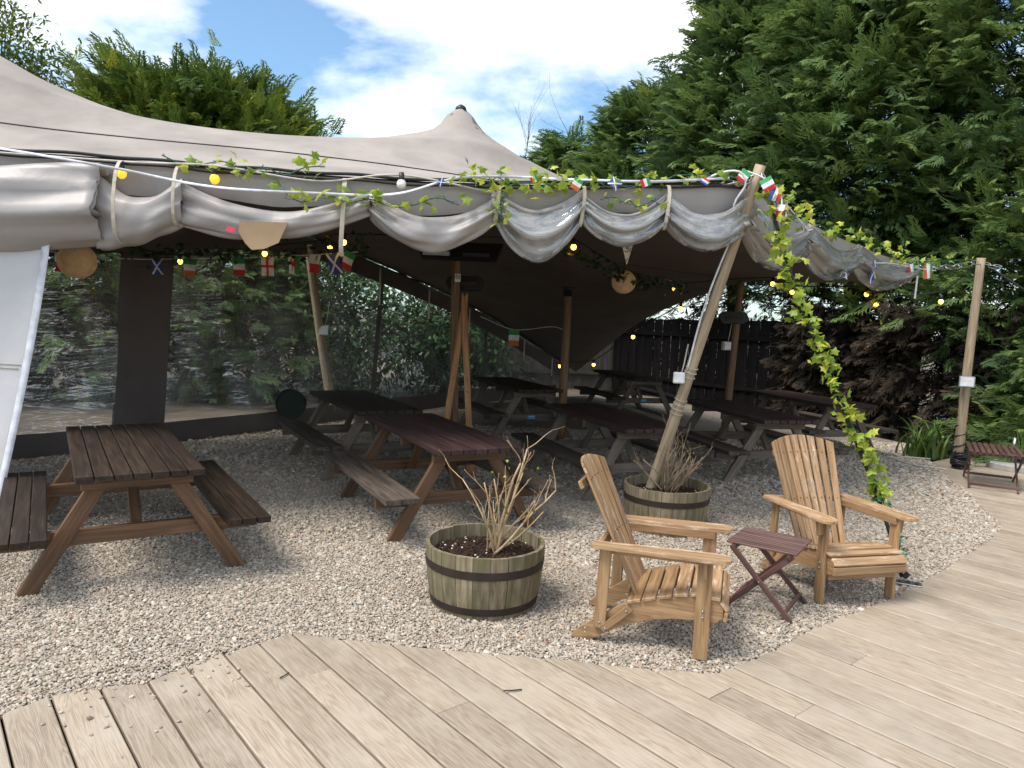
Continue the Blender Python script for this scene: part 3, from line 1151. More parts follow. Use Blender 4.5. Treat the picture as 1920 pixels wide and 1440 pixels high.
BAND = 0.30
wall_patch('back_band', -6.4, 1.3, lambda z: max(z - BAND, 0.1), lambda z: z, M['band'], 80, 6, 0.01)
for (x0, x1, sd_) in ((-6.5, -4.73, 1), (-4.36, -2.35, 2), (-2.33, -0.6, 3), (-0.58, 1.0, 4)):
    wall_patch('clear_sheet', x0, x1, lambda z: 0.26, lambda z: max(z - BAND + 0.01, 0.27), M['pvc'] if sd_ < 3 else M['pvc_flat'], 60, 40, 0.03 if sd_ < 3 else 0.012, sd_)
wall_patch('wall_pillar', -4.74, -4.35, lambda z: 0.24, lambda z: z - BAND + 0.02, M['band'], 10, 20, 0.006, 1, 0.012)
wall_patch('bottom_hem', -6.5, 1.0, lambda z: 0.0, lambda z: 0.27, M['band'], 80, 5, 0.014, 2, 0.006)
wall_patch('sheet_seam', -2.37, -2.31, lambda z: 0.26, lambda z: z - BAND + 0.02, M['band'], 4, 20, 0.006, 1, 0.008)
wall_patch('sheet_seam', -0.62, -0.56, lambda z: 0.26, lambda z: z - BAND + 0.02, M['band'], 4, 20, 0.006, 1, 0.008)
# rope along the back edge and short webbing straps hanging from it
v, f = tube_data([tuple(p + np.array([0.1, -0.1, -0.03 + 0.03 * math.sin(7 * p[0])])) for p in bk[40:196:3]], 0.012, 6)
tpart('back_rope', v, f, M['rope'], smooth=True)
for x, L in ((-2.45, 0.62), (-1.75, 0.55), (-1.05, 0.50), (0.1, 0.45), (0.75, 0.4)):
    p, q = wall_at(x)
    o = tpart('hanging_strap', [(q[0] + .12, q[1] - .12, q[2] - .12), (q[0] + .15, q[1] - .12, q[2] - .12), (q[0] + .15, q[1] - .12, q[2] - .12 - L), (q[0] + .12, q[1] - .12, q[2] - .12 - L)], [(0, 1, 2, 3)], M['strap'])
    o.modifiers.new('t', 'SOLIDIFY').thickness = 0.003


# ------------------------------------------------------------------ poles
def pole(p0, p1, r0, r1, label, mat, name='tent_pole', bow=0.01, group=None):
    p0, p1 = Vector(p0), Vector(p1)
    L = (p1 - p0).length
    root = empty(name, p0, 0, label, 'pole', group)
    # build along local X so that the grain runs up the pole
    n = 14
    ang = random.uniform(0, 6)
    pts, rr = [], []
    for i in range(n):
        t = i / (n - 1)
        pts.append((L * t, bow * math.sin(PI * t) * math.cos(ang) + 0.003 * math.sin(9 * t), bow * math.sin(PI * t) * math.sin(ang)))
        rr.append((r0 + (r1 - r0) * t) * (1 + 0.025 * math.sin(5 * t + ang)))
    V, F = tube_data(pts, rr, 14)
    o = part('shaft', V, F, mat, root, smooth=True)
    mm = frame((0, 0, 0), p1 - p0, (0, 1, 0))
    mm.translation = (0, 0, 0)
    o.matrix_local = mm
    return root


def on_pole(p0, p1, z):
    t = (z - p0[2]) / (p1[2] - p0[2])
    return Vector(p0) * (1 - t) + Vector(p1) * t


LP0, LP1 = (1.21, 6.48, 0.05), (1.835, 5.8, 3.02)
lean = pole(LP0, LP1, 0.052, 0.041, 'weathered round pole leaning outward from the farther barrel planter', M['pole'])
CP = (-0.70, 8.5)
cpole = pole((-0.66, 8.55, 0), (-0.70, 8.5, 3.98), 0.058, 0.045, 'tall brown centre pole with two heaters and skis leaning on it', M['pole_brown'])
ipole = pole((0.74, 10.75, 0), (0.76, 10.8, 2.24), 0.065, 0.055, 'wooden pole inside the tent between two dark tables, black rubber head', M['pole_brown'])
V, F = tube_data([(0.02, 0.05, 2.10), (0.02, 0.05, 2.2), (0.02, 0.05, 2.235)], [0.08, 0.085, 0.12], 12)
part('rubber_head', V, F, M['black'], ipole, smooth=True)
rpole2 = pole((3.30, 11.3, 0), (3.42, 11.35, 2.52), 0.062, 0.05, 'brown pole under the tent rim with a small heater', M['pole_brown'])
bpole = pole((-2.85, 11.75, 0), (-3.16, 11.25, 2.72), 0.075, 0.06, 'pale pole outside the clear wall with a socket box', M['pole'])
RP0, RP1 = (6.01, 9.78, 0.0), (5.96, 9.62, 2.78)
rpole = pole(RP0, RP1, 0.062, 0.050, 'pale freestanding pole at the right wrapped in black cable', M['pole'])
# wire ties
for z in (1.02, 1.06, 1.10, 1.14, 1.34, 1.38, 1.42):
    c_ = on_pole(LP0, LP1, z) - Vector(LP0)
    d = (Vector(LP1) - Vector(LP0)).normalized()
    a = d.orthogonal().normalized()
    b = d.cross(a)
    tubes('wire_tie', [([tuple(c_ + (a * math.cos(q) + b * math.sin(q)) * 0.052) for q in np.linspace(0, 6.3, 15)], 0.004)], M['cable'], lean, 4)

# black cable spiralling round the right pole, cable bundle at foot
spi = [(0.066 * math.cos(q * 2 * PI) , 0.066 * math.sin(q * 2 * PI), 0.08 + 0.85 * q / 6) for q in np.linspace(0, 6, 110)]
cab = tubes('black_cable', [([(6.01 + x, 9.77 + y, z) for x, y, z in spi], 0.011)], M['black'], None, 6)
tag(cab, 'black cable wound around the lower half of the right-hand pole', 'cable')
bund = empty('cable_bundle', (6.0, 9.70, 0.015), 0, 'black bundled cable coil at the foot of right-hand pole', 'cable')
lst = []
for q in range(9):
    rr = 0.085 + random.uniform(-.015, .02)
    zc_ = 0.02 + q * 0.024
    lst.append(([(rr * math.cos(t) + random.uniform(-.008, .008), rr * math.sin(t) + random.uniform(-.008, .008), zc_ + 0.01 * math.sin(3 * t + q)) for t in np.linspace(0, 6.4, 18)], 0.015))
tubes('coil', lst, M['black'], bund, 6)
wc = tubes('white_cable', [([(5.75 + 0.0, 9.55, 0.02)] + [tuple(p) for p in smooth_path([(5.70, 9.6, 0.022), (5.45, 9.75, 0.022), (5.38, 10.1, 0.022), (5.6, 10.35, 0.022), (5.95, 10.3, 0.022)], 24)], 0.012)], M['cable'], None, 6)
tag(wc, 'pale cable looping over the ground left of the right-hand pole', 'cable')
# flood light on right pole
fl = empty('flood_light', tuple(on_pole(RP0, RP1, 1.18) + Vector((-0.06, -0.1, 0))), math.radians(-28), 'small grey flood light strapped to the right-hand pole', 'lamp')
plank('housing', (-0.09, 0, 0), (0.09, 0, 0), 0.07, 0.14, M['metal'], fl)
plank('lens', (-0.075, -0.04, 0), (0.075, -0.04, 0), 0.006, 0.115, M['white'], fl)
plank('bracket', (0.0, 0.04, 0), (0.0, 0.09, 0), 0.06, 0.06, M['metal'], fl)


def socket_box(p, rz, label, s=1.0):
    r = empty('socket_box', p, rz, label, 'socket')
    plank('box', (-0.05 * s, 0, 0), (0.05 * s, 0, 0), 0.06 * s, 0.10 * s, M['white'], r, bev=0.008)
    plank('lid', (-0.042 * s, -0.034 * s, 0), (0.042 * s, -0.034 * s, 0), 0.012 * s, 0.085 * s, M['white'], r)
    tubes('cable', [([(0.02 * s, 0, 0.05 * s), (0.035 * s, 0.01, 0.12 * s), (0.06 * s, 0.02, 0.3 * s)], 0.006)], M['cable'], r, 5)
    return r


socket_box(tuple(on_pole(LP0, LP1, 1.33) + Vector((-0.085, -0.03, 0))), -0.25, 'white socket box on the leaning pole above barrel planter', 0.95)
socket_box((-2.97, 11.5, 1.44), 0.3, 'white socket box on the pole outside the clear wall', 1.5)
socket_box((3.22, 11.2, 1.47), 0.2, 'white socket box on pole below the small heater', 1.3)
# white cable up the leaning pole
pts = [tuple(on_pole(LP0, LP1, z_) + Vector((-0.05 - 0.02 * math.sin(z_ * 4), -0.02, 0))) for z_ in np.linspace(1.40, 2.55, 12)]
pts += [(1.66, 5.82, 2.72), (1.72, 5.76, 2.86), (1.66, 5.74, 2.95), (1.52, 5.76, 2.94), (1.40, 5.80, 2.88)]
pc = tubes('pole_cable', [([tuple(p) for p in smooth_path(pts, 50)], 0.008)], M['white'], None, 6)
tag(pc, 'thin white cable running up the leaning pole to the tent edge', 'cable')


# ------------------------------------------------------------------ guy lines, karabiners
def chain(p0, p1, n, label, r=0.006, sag=0.05):
    root = empty('chain', p0, 0, label, 'chain')
    p0, p1 = Vector(p0), Vector(p1)
    for i in range(n):
        t = (i + .5) / n
        c_ = (p1 - p0) * t - Vector((0, 0, sag * math.sin(PI * t)))
        d = (p1 - p0).normalized()
        a = d.orthogonal().normalized()
        if i % 2:
            a = d.cross(a)
        L = (p1 - p0).length / n * 0.72
        pts = [tuple(c_ + d * L * math.cos(q) + a * L * 0.45 * math.sin(q)) for q in np.linspace(0, 2 * PI, 13)]
        tubes('chain_link', [(pts, r)], M['metal'], root, 5)
    return root


chain((1.58, 5.87, 2.90), (1.82, 5.80, 2.95), 4, 'silver karabiner links joining tent edge to the leaning pole')
chain((1.85, 5.78, 2.97), (1.94, 5.70, 2.74), 3, 'silver links hanging right of the leaning pole top')
chain((4.9, 9.05, 2.61), (5.92, 9.6, 2.73), 9, 'silver chain from the tent corner to the right-hand pole')
chain((5.99, 9.60, 2.74), (6.18, 9.55, 2.70), 3, 'silver links hooked on the far side of right-hand pole')
gy = tubes('guy_rope', [([(6.0, 9.6, 2.70), (7.4, 9.9, 2.05), (8.8, 10.2, 1.45)], 0.014)], M['rope'], None, 6)
tag(gy, 'dark guy rope running right from the freestanding pole', 'rope')
gy2 = tubes('guy_strap', [([tuple(p) for p in smooth_path([(1.86, 5.78, 2.92), (2.10, 5.62, 2.1), (2.42, 5.42, 1.27), (2.70, 5.22, 0.52), (2.84, 5.13, 0.05)], 20)], 0.014)], M['rope'], None, 6)
tag(gy2, 'dark guy strap from leaning pole top to the deck plate, under the ivy', 'rope')
an = empty('anchor_plate', (2.87, 5.10, 0.016), math.radians(-25), 'galvanised anchor plate bolted to deck at the foot of garland', 'plate')
plank('plate', (-0.09, 0, 0), (0.09, 0, 0), 0.09, 0.010, M['metal'], an, bev=0.002)
for sx in (-0.055, 0.0, 0.055):
    ball('bolt', (sx, -0.02, 0.01), 0.014, M['hoop'], an, 1)
plank('shackle', (-0.03, 0.01, 0.03), (0.0, 0.015, 0.07), 0.03, 0.03, M['black'], an)
#=PART2=

# ------------------------------------------------------------------ picnic tables
def picnic_table(loc, rz, label, top, leg, bench, nb=2, L=1.98, sticker=False):
    r = empty('picnic_table', loc, math.radians(rz), label, 'picnic table', 'picnic tables under the tent')
    W, H = 0.714, 0.754
    n = 7
    pw = W / n
    for i in range(n):
        x = -W / 2 + pw * (i + .5)
        dl = random.uniform(-.004, .004)
        plank('top_plank', (x, dl, H - 0.0225), (x, L + dl, H - 0.0225), pw - 0.007, 0.045, top, r)
    for y in (0.23, L / 2, L - 0.23):
        plank('batten', (-W / 2 + 0.04, y, H - 0.09), (W / 2 - 0.04, y, H - 0.09), 0.045, 0.085, leg, r)
    bi, bo, bh = 0.489, 0.766, 0.405
    bw = (bo - bi) / nb
    for s in (-1, 1):
        for i in range(nb):
            x = s * (bi + bw * (i + .5))
            plank('bench_plank', (x, 0.0, bh - 0.0225), (x, L, bh - 0.0225), bw - 0.006, 0.045, bench, r)
        for y in (0.275, L - 0.275):
            # A-frame leg
            plank('leg', (s * 0.615, y, -0.01), (s * 0.185, y, H - 0.05), 0.045, 0.098, leg, r, up=(s * 0.5, 0, 0.3))
    for y, q in ((0.275 + 0.047, 1), (L - 0.275 - 0.047, -1)):
        plank('cross_beam', (-0.745, y, 0.312), (0.745, y, 0.312), 0.045, 0.098, leg, r)
        plank('brace', (0, y + q * 0.05, 0.28), (0, y + q * 0.42, H - 0.06), 0.07, 0.04, leg, r, up=(0, 1, 1))
    if sticker:
        st = plank('sticker', (-0.06, 0.297, 0.315), (0.06, 0.297, 0.315), 0.003, 0.055, M['skyblue'], r, bev=0.0005)
        plank('sticker_print', (-0.04, 0.2945, 0.325), (0.04, 0.2945, 0.325), 0.002, 0.008, M['white'], r, bev=0.0003)
    return r


picnic_table((-2.20, 4.37, 0), 32.5, 'dark brown picnic table with orange-brown legs beside the hanging grey curtain', M['dark_top'], M['brown_leg'], M['dark_top'], 3)
picnic_table((-0.21, 5.64, 0), 27.5, 'maroon topped picnic table with brown legs behind the nearer barrel planter', M['maroon'], M['brown_leg'], M['grey_bench'])
picnic_table((-1.24, 7.60, 0), 29.5, 'dark grey-brown picnic table behind the nearest maroon one, before the clear wall', M['dark_top'], M['grey_leg'], M['grey_bench'])
picnic_table((1.44, 7.10, 0), 21.2, 'maroon picnic table with grey legs just behind the leaning pole', M['maroon'], M['grey_leg'], M['grey_bench'])
picnic_table((3.15, 8.18, 0), 13.8, 'maroon picnic table with grey legs behind the right-hand wooden armchair', M['maroon'], M['grey_leg'], M['grey_bench'])
picnic_table((4.78, 10.14, 0), 17.8, 'maroon picnic table at the far right beside the brown hedge', M['maroon'], M['grey_leg'], M['grey_bench'])
picnic_table((0.42, 10.5, 0), 22.7, 'blackish picnic table just right of the skis, blue sticker on its beam', M['dark_top'], M['grey_leg'], M['grey_bench'], sticker=True)
picnic_table((2.55, 13.4, 0), 16, 'dark picnic table deepest under the tent, blue sticker, near the low canopy corner', M['dark_top'], M['grey_leg'], M['grey_bench'], sticker=True)


# ------------------------------------------------------------------ wooden armchairs
def tapered_slat(l, w0, w1, t, skew):
    """local X along the slat; w0 at bottom, w1 at top, top edge skewed / rounded"""
    out = [(0, -w0 / 2), (l - skew[0], -w1 / 2), (l - skew[1], 0), (l - skew[2], w1 / 2), (0, w0 / 2)]
    return prism(out, t)


def armchair(loc, rz, label):
    r = empty('adirondack_chair', loc, rz, label, 'armchair', 'wooden armchairs on the gravel')
    a = 0.279
    TK, TW = M['teak'], M['teak_worn']
    # runners (curved side rails), profile in (y,z)
    prof = [(0.105, 0.30), (0.085, 0.325), (0.0, 0.338), (-0.10, 0.327), (-0.22, 0.292), (-0.34, 0.258), (-0.44, 0.225), (-0.56, 0.135), (-0.66, 0.058), (-0.705, 0.012), (-0.70, 0.0), (-0.60, 0.0),
            (-0.50, 0.062), (-0.40, 0.118), (-0.28, 0.165), (-0.15, 0.195), (0.0, 0.205), (0.07, 0.205), (0.105, 0.235)]
    for s in (-1, 1):
        V, F = prism(prof, 0.024)
        o = part('side_rail', V, F, TK, r)
        # prism local (x,y)->(chair y,z)
        o.matrix_local = Matrix(((0, 0, s, s * (a - 0.032)), (1, 0, 0, 0), (0, 1, 0, 0), (0, 0, 0, 1)))
    # front legs
    for s in (-1, 1):
        plank('front_leg', (s * (a - 0.006), 0.0, 0), (s * (a - 0.006), 0.0, 0.556), 0.024, 0.078, TK, r, up=(0, 1, 0))
        plank('arm_bracket', (s * (a + 0.022), 0.0, 0.45), (s * (a + 0.032), 0.0, 0.556), 0.05, 0.02, TK, r, up=(0, 1, 0))
        # rear posts
        plank('rear_post', (s * (a - 0.006), -0.545, 0.085), (s * (a - 0.004), -0.53, 0.55), 0.024, 0.066, TK, r, up=(0, 1, 0))
        # rail under arm
        plank('arm_rail', (s * (a - 0.028), -0.55, 0.528), (s * (a - 0.028), 0.03, 0.535), 0.02, 0.05, TK, r)
        # link bar
        lb = plank('link_bar', (s * (a + 0.0), -0.53, 0.075), (s * (a + 0.0), -0.38, 0.225), 0.016, 0.045, TK, r, up=(0, 1, 1), bev=0.006)
        for (y_, z_) in ((0.0, 0.27), (0.0, 0.235), (-0.51, 0.09), (-0.40, 0.205), (-0.545, 0.12), (-0.62, 0.05), (-0.62, 0.075)):
            ball('bolt', (s * (a + 0.009), y_, z_), 0.0075, M['metal'], r, 1)
        # arm
        out = [(-0.60, -0.035), (-0.59, -0.048), (-0.40, -0.058), (-0.10, -0.072), (0.05, -0.072), (0.10, -0.058), (0.125, -0.03), (0.13, 0.0), (0.125, 0.03), (0.10, 0.052), (0.02, 0.058),
               (-0.20, 0.052), (-0.45, 0.040), (-0.59, 0.032), (-0.60, 0.02)]
        V, F = prism([(p, q * -s) for p, q in (out if s < 0 else out)], 0.022)
        if s > 0:
            F = [tuple(reversed(f)) for f in F]
        o = part('arm', V, F, TW, r)
        m = Matrix(((0, -1, 0, s * 0.312), (1, 0, 0, 0), (0, 0, 1, 0.566), (0, 0, 0, 1)))
        o.matrix_local = m @ Matrix.Rotation(-0.012, 4, 'Y')
    # seat slats following the rail top
    ys = [0.055, -0.03, -0.115, -0.20, -0.285, -0.365]
    for i, y in enumerate(ys):
        zt = np.interp(-y, [-0.1, 0.0, 0.10, 0.22, 0.34, 0.44], [0.322, 0.338, 0.327, 0.292, 0.258, 0.225])
        sl = np.interp(-y, [-0.1, 0.0, 0.22, 0.44], [-0.10, 0.05, 0.28, 0.30])
        w = 0.075 if i else 0.062
        o = plank('seat_slat', (-a + 0.005, y, zt + 0.010), (a - 0.005, y, zt + 0.010), w, 0.020, TW if i < 3 else TK, r, up=(0, -sl, 1))
    plank('seat_slat', (-a + 0.005, 0.108, 0.303), (a - 0.005, 0.108, 0.303), 0.054, 0.020, TW, r, up=(0, 0.75, 0.66))
    plank('seat_slat', (-a + 0.005, 0.118, 0.247), (a - 0.005, 0.118, 0.247), 0.054, 0.020, TK, r, up=(0, 1, -0.1))
    plank('front_rail', (-a + 0.03, 0.045, 0.19), (a - 0.03, 0.045, 0.19), 0.022, 0.05, TK, r)
    # back slats
    n = 8
    b0 = Vector((0, -0.375, 0.235))
    b1 = Vector((0, -0.738, 0.984))
    L = (b1 - b0).length
    for i in range(n):
        u = (i - (n - 1) / 2) / ((n - 1) / 2)
        xb, xt = u * 0.175, u * 0.238
        p0 = b0 + Vector((xb, 0.022 * u * u, 0))
        p1 = b1 + Vector((xt, 0.040 * u * u, 0.012 * u * u))
        d = (p1 - p0).normalized()
        arc = [0.048 * abs(u + q * 0.115) ** 2.0 for q in (-1, 0, 1)]
        V, F = tapered_slat(L, 0.036, 0.051, 0.014, arc)
        o = part('back_slat', V, F, TW if i in (2, 3, 4) else TK, r)
        x = d
        nrm = Vector((0, d.z, -d.y))                # towards the sitter
        y = nrm.cross(x).normalized()
        nrm = x.cross(y)
        m = Matrix((x, y, nrm)).transposed().to_4x4() @ Matrix.Rotation(0.34 * u, 4, 'X')
        m.translation = p0
        o.matrix_local = m
    for (t, hw) in ((0.03, 0.20), (0.43, 0.262), (0.84, 0.215)):
        c_ = b0.lerp(b1, t) + Vector((0, -0.021, -0.009))
        plank('back_rail', (-hw, c_.y, c_.z), (hw, c_.y, c_.z), 0.024, 0.05, TK, r, up=(0, -0.42, 0.9), bev=0.006)
        for i in range(n):
            u = (i - (n - 1) / 2) / ((n - 1) / 2)
            q = b0.lerp(b1, t) + Vector((u * (0.175 + 0.063 * t), 0.0085 + (0.022 + 0.018 * t) * u * u, 0.004))
            ball('screw', q, 0.0045, M['hoop'], r, 1)
    return r


armchair((1.14, 4.045, 0.008), math.radians(-107.1), 'golden wooden slatted armchair in side view, facing the small side table')
armchair((2.322, 4.74, 0.010), math.radians(194.2), 'golden wooden slatted armchair facing the camera, beside the ivy garland')


# ------------------------------------------------------------------ folding slatted tables
def folding_table(loc, rz, l, w, h, nsl, label, name='folding_table', xfoot=0.0):
    r = empty(name, loc, rz, label, 'side table', 'folding slatted tables')
    m = M['slat_maroon']
    pw = w / nsl
    for i in range(nsl):
        y = -w / 2 + pw * (i + .5)
        plank('slat', (-l / 2, y, h - 0.008), (l / 2, y, h - 0.008), pw - 0.015, 0.014, m, r, bev=0.003)
    for x in (-l / 2 + 0.05, l / 2 - 0.05):
        plank('slat_rail', (x, -w / 2 + 0.01, h - 0.032), (x, w / 2 - 0.01, h - 0.032), 0.028, 0.03, m, r)
    for y, s in ((-w / 2 + 0.02, 1), (w / 2 - 0.02, 1)):
        plank('leg', (-l / 2 + 0.03, y, h - 0.03), (l / 2 - 0.01, y, 0), 0.018, 0.034, m, r, up=(0, 1, 0) if False else (0, 0, 1))
        y2 = y + 0.02 * (1 if y < 0 else -1)
        plank('leg', (l / 2 - 0.03, y2, h - 0.03), (-l / 2 + 0.01, y2, 0), 0.018, 0.034, m, r)
        ball('pivot', (0, y, h / 2 - 0.01), 0.012, M['metal'], r, 1)
    for x, z in ((-l / 2 + 0.05, 0.05), (l / 2 - 0.05, 0.05)):
        plank('stretcher', (x, -w / 2 + 0.03, z), (x, w / 2 - 0.03, z), 0.018, 0.03, m, r)
    return r


folding_table((1.685, 4.60, 0.008), math.radians(-34), 0.43, 0.42, 0.43, 11, 'small maroon slatted folding table between the two armchairs')
folding_table((5.78, 8.72, 0.016), math.radians(61), 0.86, 0.56, 0.44, 9, 'maroon slatted folding table at the right edge by the pole')

# parasol base
ub = empty('parasol_base', (6.80, 9.85, 0.015), 0, 'round grey concrete parasol base behind the right-hand folding table', 'parasol base')
V, F = tube_data([(0, 0, 0), (0, 0, 0.07), (0, 0, 0.085)], [0.30, 0.30, 0.285], 32)
part('slab', V, F, M['concrete'], ub)
V, F = tube_data([(0, 0, 0.08), (0, 0, 0.42)], [0.028, 0.028], 12)
part('tube', V, F, M['metal'], ub, smooth=True)

# ------------------------------------------------------------------ barrel planters
def barrel(loc, label, seed):
    r = empty('barrel_planter', loc, seed * 0.7, label, 'planter', 'half barrel planters')
    n, H, th = 22, 0.388, 0.024
    zz_ = [0, 0.10, 0.2, 0.3, H]
    rr = [0.325, 0.346, 0.36, 0.368, 0.371]
    da = 2 * PI / n
    V = []
    for z, R_ in zip(zz_, rr):
        for q in (-0.488, -0.16, 0.16, 0.488):
            V.append((R_ * math.cos(q * da), R_ * math.sin(q * da), z))
    m_ = len(V)
    for z, R_ in zip(zz_, rr):
        for q in (-0.488, -0.16, 0.16, 0.488):
            V.append(((R_ - th) * math.cos(q * da), (R_ - th) * math.sin(q * da), z))
    F = []
    for i in range(4):
        for j in range(3):
            b = i * 4 + j
            F.append((b, b + 1, b + 5, b + 4))
            F.append((m_ + b + 4, m_ + b + 5, m_ + b + 1, m_ + b))
        F.append((i * 4, i * 4 + 4, m_ + i * 4 + 4, m_ + i * 4))
        F.append((i * 4 + 3, m_ + i * 4 + 3, m_ + i * 4 + 7, i * 4 + 7))
    for j in range(3):
        F.append((16 + j, 17 + j, m_ + 17 + j, m_ + 16 + j))
    # grain runs up: swap so that local X is vertical
    Vs = [(z, y, -x) for x, y, z in V]
    me_ = mesh_from('stave', Vs, F, M['stave'])
    for i in range(n):
        o = link('stave', me_, r)
        m = Matrix.Rotation(i * da, 4, 'Z') @ Matrix(((0, 0, -1, 0), (0, 1, 0, 0), (1, 0, 0, 0), (0, 0, 0, 1)))
        m.translation = Vector((random.uniform(-.0015, .0015), random.uniform(-.0015, .0015), random.uniform(-.003, .002)))
        o.matrix_local = m
    for z0, z1 in ((0.255, 0.305), (0.03, 0.075)):
        V, F = [], []
        q = 48
        for zc_ in (z0, z1):
            R_ = np.interp(zc_, zz_, rr)
            for k_ in range(q):
                t = 2 * PI * k_ / q
                V.append(((R_ + 0.004) * math.cos(t), (R_ + 0.004) * math.sin(t), zc_))
        for zc_ in (z0, z1):
            R_ = np.interp(zc_, zz_, rr)
            for k_ in range(q):
                t = 2 * PI * k_ / q
                V.append(((R_ - 0.002) * math.cos(t), (R_ - 0.002) * math.sin(t), zc_))
        for k_ in range(q):
            k2 = (k_ + 1) % q
            F += [(k_, k2, q + k2, q + k_), (q + k_, q + k2, 3 * q + k2, 3 * q + k_), (k_, 2 * q + k_, 2 * q + k2, k2)]
        part('hoop', V, F, M['hoop'], r, smooth=False)
    # soil mound
    V, F = [(0, 0, 0.325)], []
    q, rings = 30, 7
    for i in range(1, rings + 1):
        for k_ in range(q):
            t = 2 * PI * k_ / q
            R_ = 0.347 * i / rings
            V.append((R_ * math.cos(t), R_ * math.sin(t), 0.325 - 0.03 * (i / rings) ** 2 + random.uniform(-.008, .008)))
    for k_ in range(q):
        F.append((0, 1 + k_, 1 + (k_ + 1) % q))
    for i in range(rings - 1):
        for k_ in range(q):
            b, c_ = 1 + i * q, 1 + (i + 1) * q
            F.append((b + k_, c_ + k_, c_ + (k_ + 1) % q, b + (k_ + 1) % q))
    soil = part('soil', V, F, M['soil'], r, smooth=True)
    # mulch chips: joined, tinted per chip
    Vc, Tc, ti = [], [], []
    for i in range(1500):
        R_ = 0.335 * math.sqrt(random.random())
        t = random.uniform(0, 6.28)
        c_ = Vector((R_ * math.cos(t), R_ * math.sin(t), 0.33 - 0.03 * (R_ / 0.347) ** 2 + random.uniform(0, .012)))
        rot = Euler((random.uniform(-.7, .7), random.uniform(-.7, .7), random.uniform(0, 6))).to_matrix()
        l_, w_, h_ = random.uniform(.006, .016), random.uniform(.004, .009), random.uniform(.002, .005)
        white = random.random() < 0.035
        if white:
            l_, w_, h_ = .011, .009, .007
        o_ = len(Vc)
        for sx, sy, sz in ((-1, 0, 0), (1, 0, 0), (0, -1, 0), (0, 1, 0), (0, 0, -1), (0, 0, 1)):
            Vc.append(c_ + rot @ Vector((sx * l_, sy * w_, sz * h_)))
        for t3 in ((0, 2, 5), (2, 1, 5), (1, 3, 5), (3, 0, 5), (2, 0, 4), (1, 2, 4), (3, 1, 4), (0, 3, 4)):
            Tc.append([o_ + k_ for k_ in t3])
        ti += [1.0 if white else random.uniform(0, 0.75)] * 6
    me_ = tri_mesh('mulch', [tuple(v) for v in Vc], Tc, M['mulchtint'], ti)
    mo = link('mulch', me_, r)
    mo['kind'] = 'stuff'
    return r


M['mulchtint'] = foliage('mulch_chip', [(0.0, (0.022, 0.011, 0.008)), (0.6, (0.06, 0.03, 0.02)), (0.78, (0.13, 0.075, 0.05)), (1.0, (0.62, 0.57, 0.5))], 0.9, 0.0)
barrel((-0.124, 4.50, 0), 'half barrel planter with dark hoops and bark mulch, nearest the camera', 1)
barrel((1.389, 6.343, 0), 'half barrel planter holding the leaning pole, behind the left armchair', 2)


def shrub(loc, label, stems, seed, mat, hmax):
    rd = random.Random(seed)
    r = empty('bare_shrub', loc, 0, label, 'shrub')

    def branch(p, d, L, rad, depth, acc):
        n = 6
        pts, rr = [tuple(p)], [rad]
        q = Vector(p)
        dd_ = Vector(d).normalized()
        kids = []
        for i in range(n):
            dd_ = (dd_ + Vector((rd.gauss(0, .10), rd.gauss(0, .10), rd.gauss(0.04, .07)))).normalized()
            q = q + dd_ * L / n
            pts.append(tuple(q))
            rr.append(rad * (1 - 0.55 * (i + 1) / n))
            if depth < 2 and i >= 2 and rd.random() < (0.55 if depth == 0 else 0.4):
                kids.append((q.copy(), dd_.copy(), rr[-1]))
        acc.append((pts, rr))
        for (q_, d_, r_) in kids:
            nd = (d_ + Vector((rd.gauss(0, .6), rd.gauss(0, .6), rd.gauss(0.15, .3)))).normalized()
            branch(q_, nd, L * rd.uniform(.25, .5), r_ * 0.75, depth + 1, acc)
        return acc

    for (dx, dy, dz, L, rad) in stems:
        acc = branch(Vector((rd.uniform(-.05, .05), rd.uniform(-.05, .05), 0.0)), (dx, dy, dz), L * 0.88, rad, 0, [])
        tubes('stem', acc, mat, r, 6)
    # buds
    for i in range(10):
        t = rd.uniform(0, 6.28)
        o = ivy_leaf(r, (rd.uniform(-.12, .35), rd.uniform(-.15, .15), rd.uniform(0.05, hmax * .9)), 0.018, M['ivy'], rd)
        o.name = 'leaf_bud'
    return r


_leafm = {}


def ivy_leaf(parent, loc, size, mat, rd=random, name='leaf'):
    key = mat.name
    if key not in _leafm:
        out = [(0, 0), (0.35, -0.10), (0.55, -0.02), (0.42, 0.28), (0.62, 0.52), (0.26, 0.60), (0, 1.05), (-0.26, 0.60), (-0.62, 0.52), (-0.42, 0.28), (-0.55, -0.02), (-0.35, -0.10)]
        V = [(x, y, -0.28 * abs(x) - 0.18 * y * y) for x, y in out] + [(0, 0.45, 0.03)]
        F = [(12, i, (i + 1) % 12) for i in range(12)]
        _leafm[key] = mesh_from('leaf', V, F, mat)
    o = link(name, _leafm[key], parent)
    o.location = loc
    o.scale = (size,) * 3
    o.rotation_euler = (rd.uniform(-.3, 1.7), rd.uniform(-.9, .9), rd.uniform(0, 6.28))
    return o


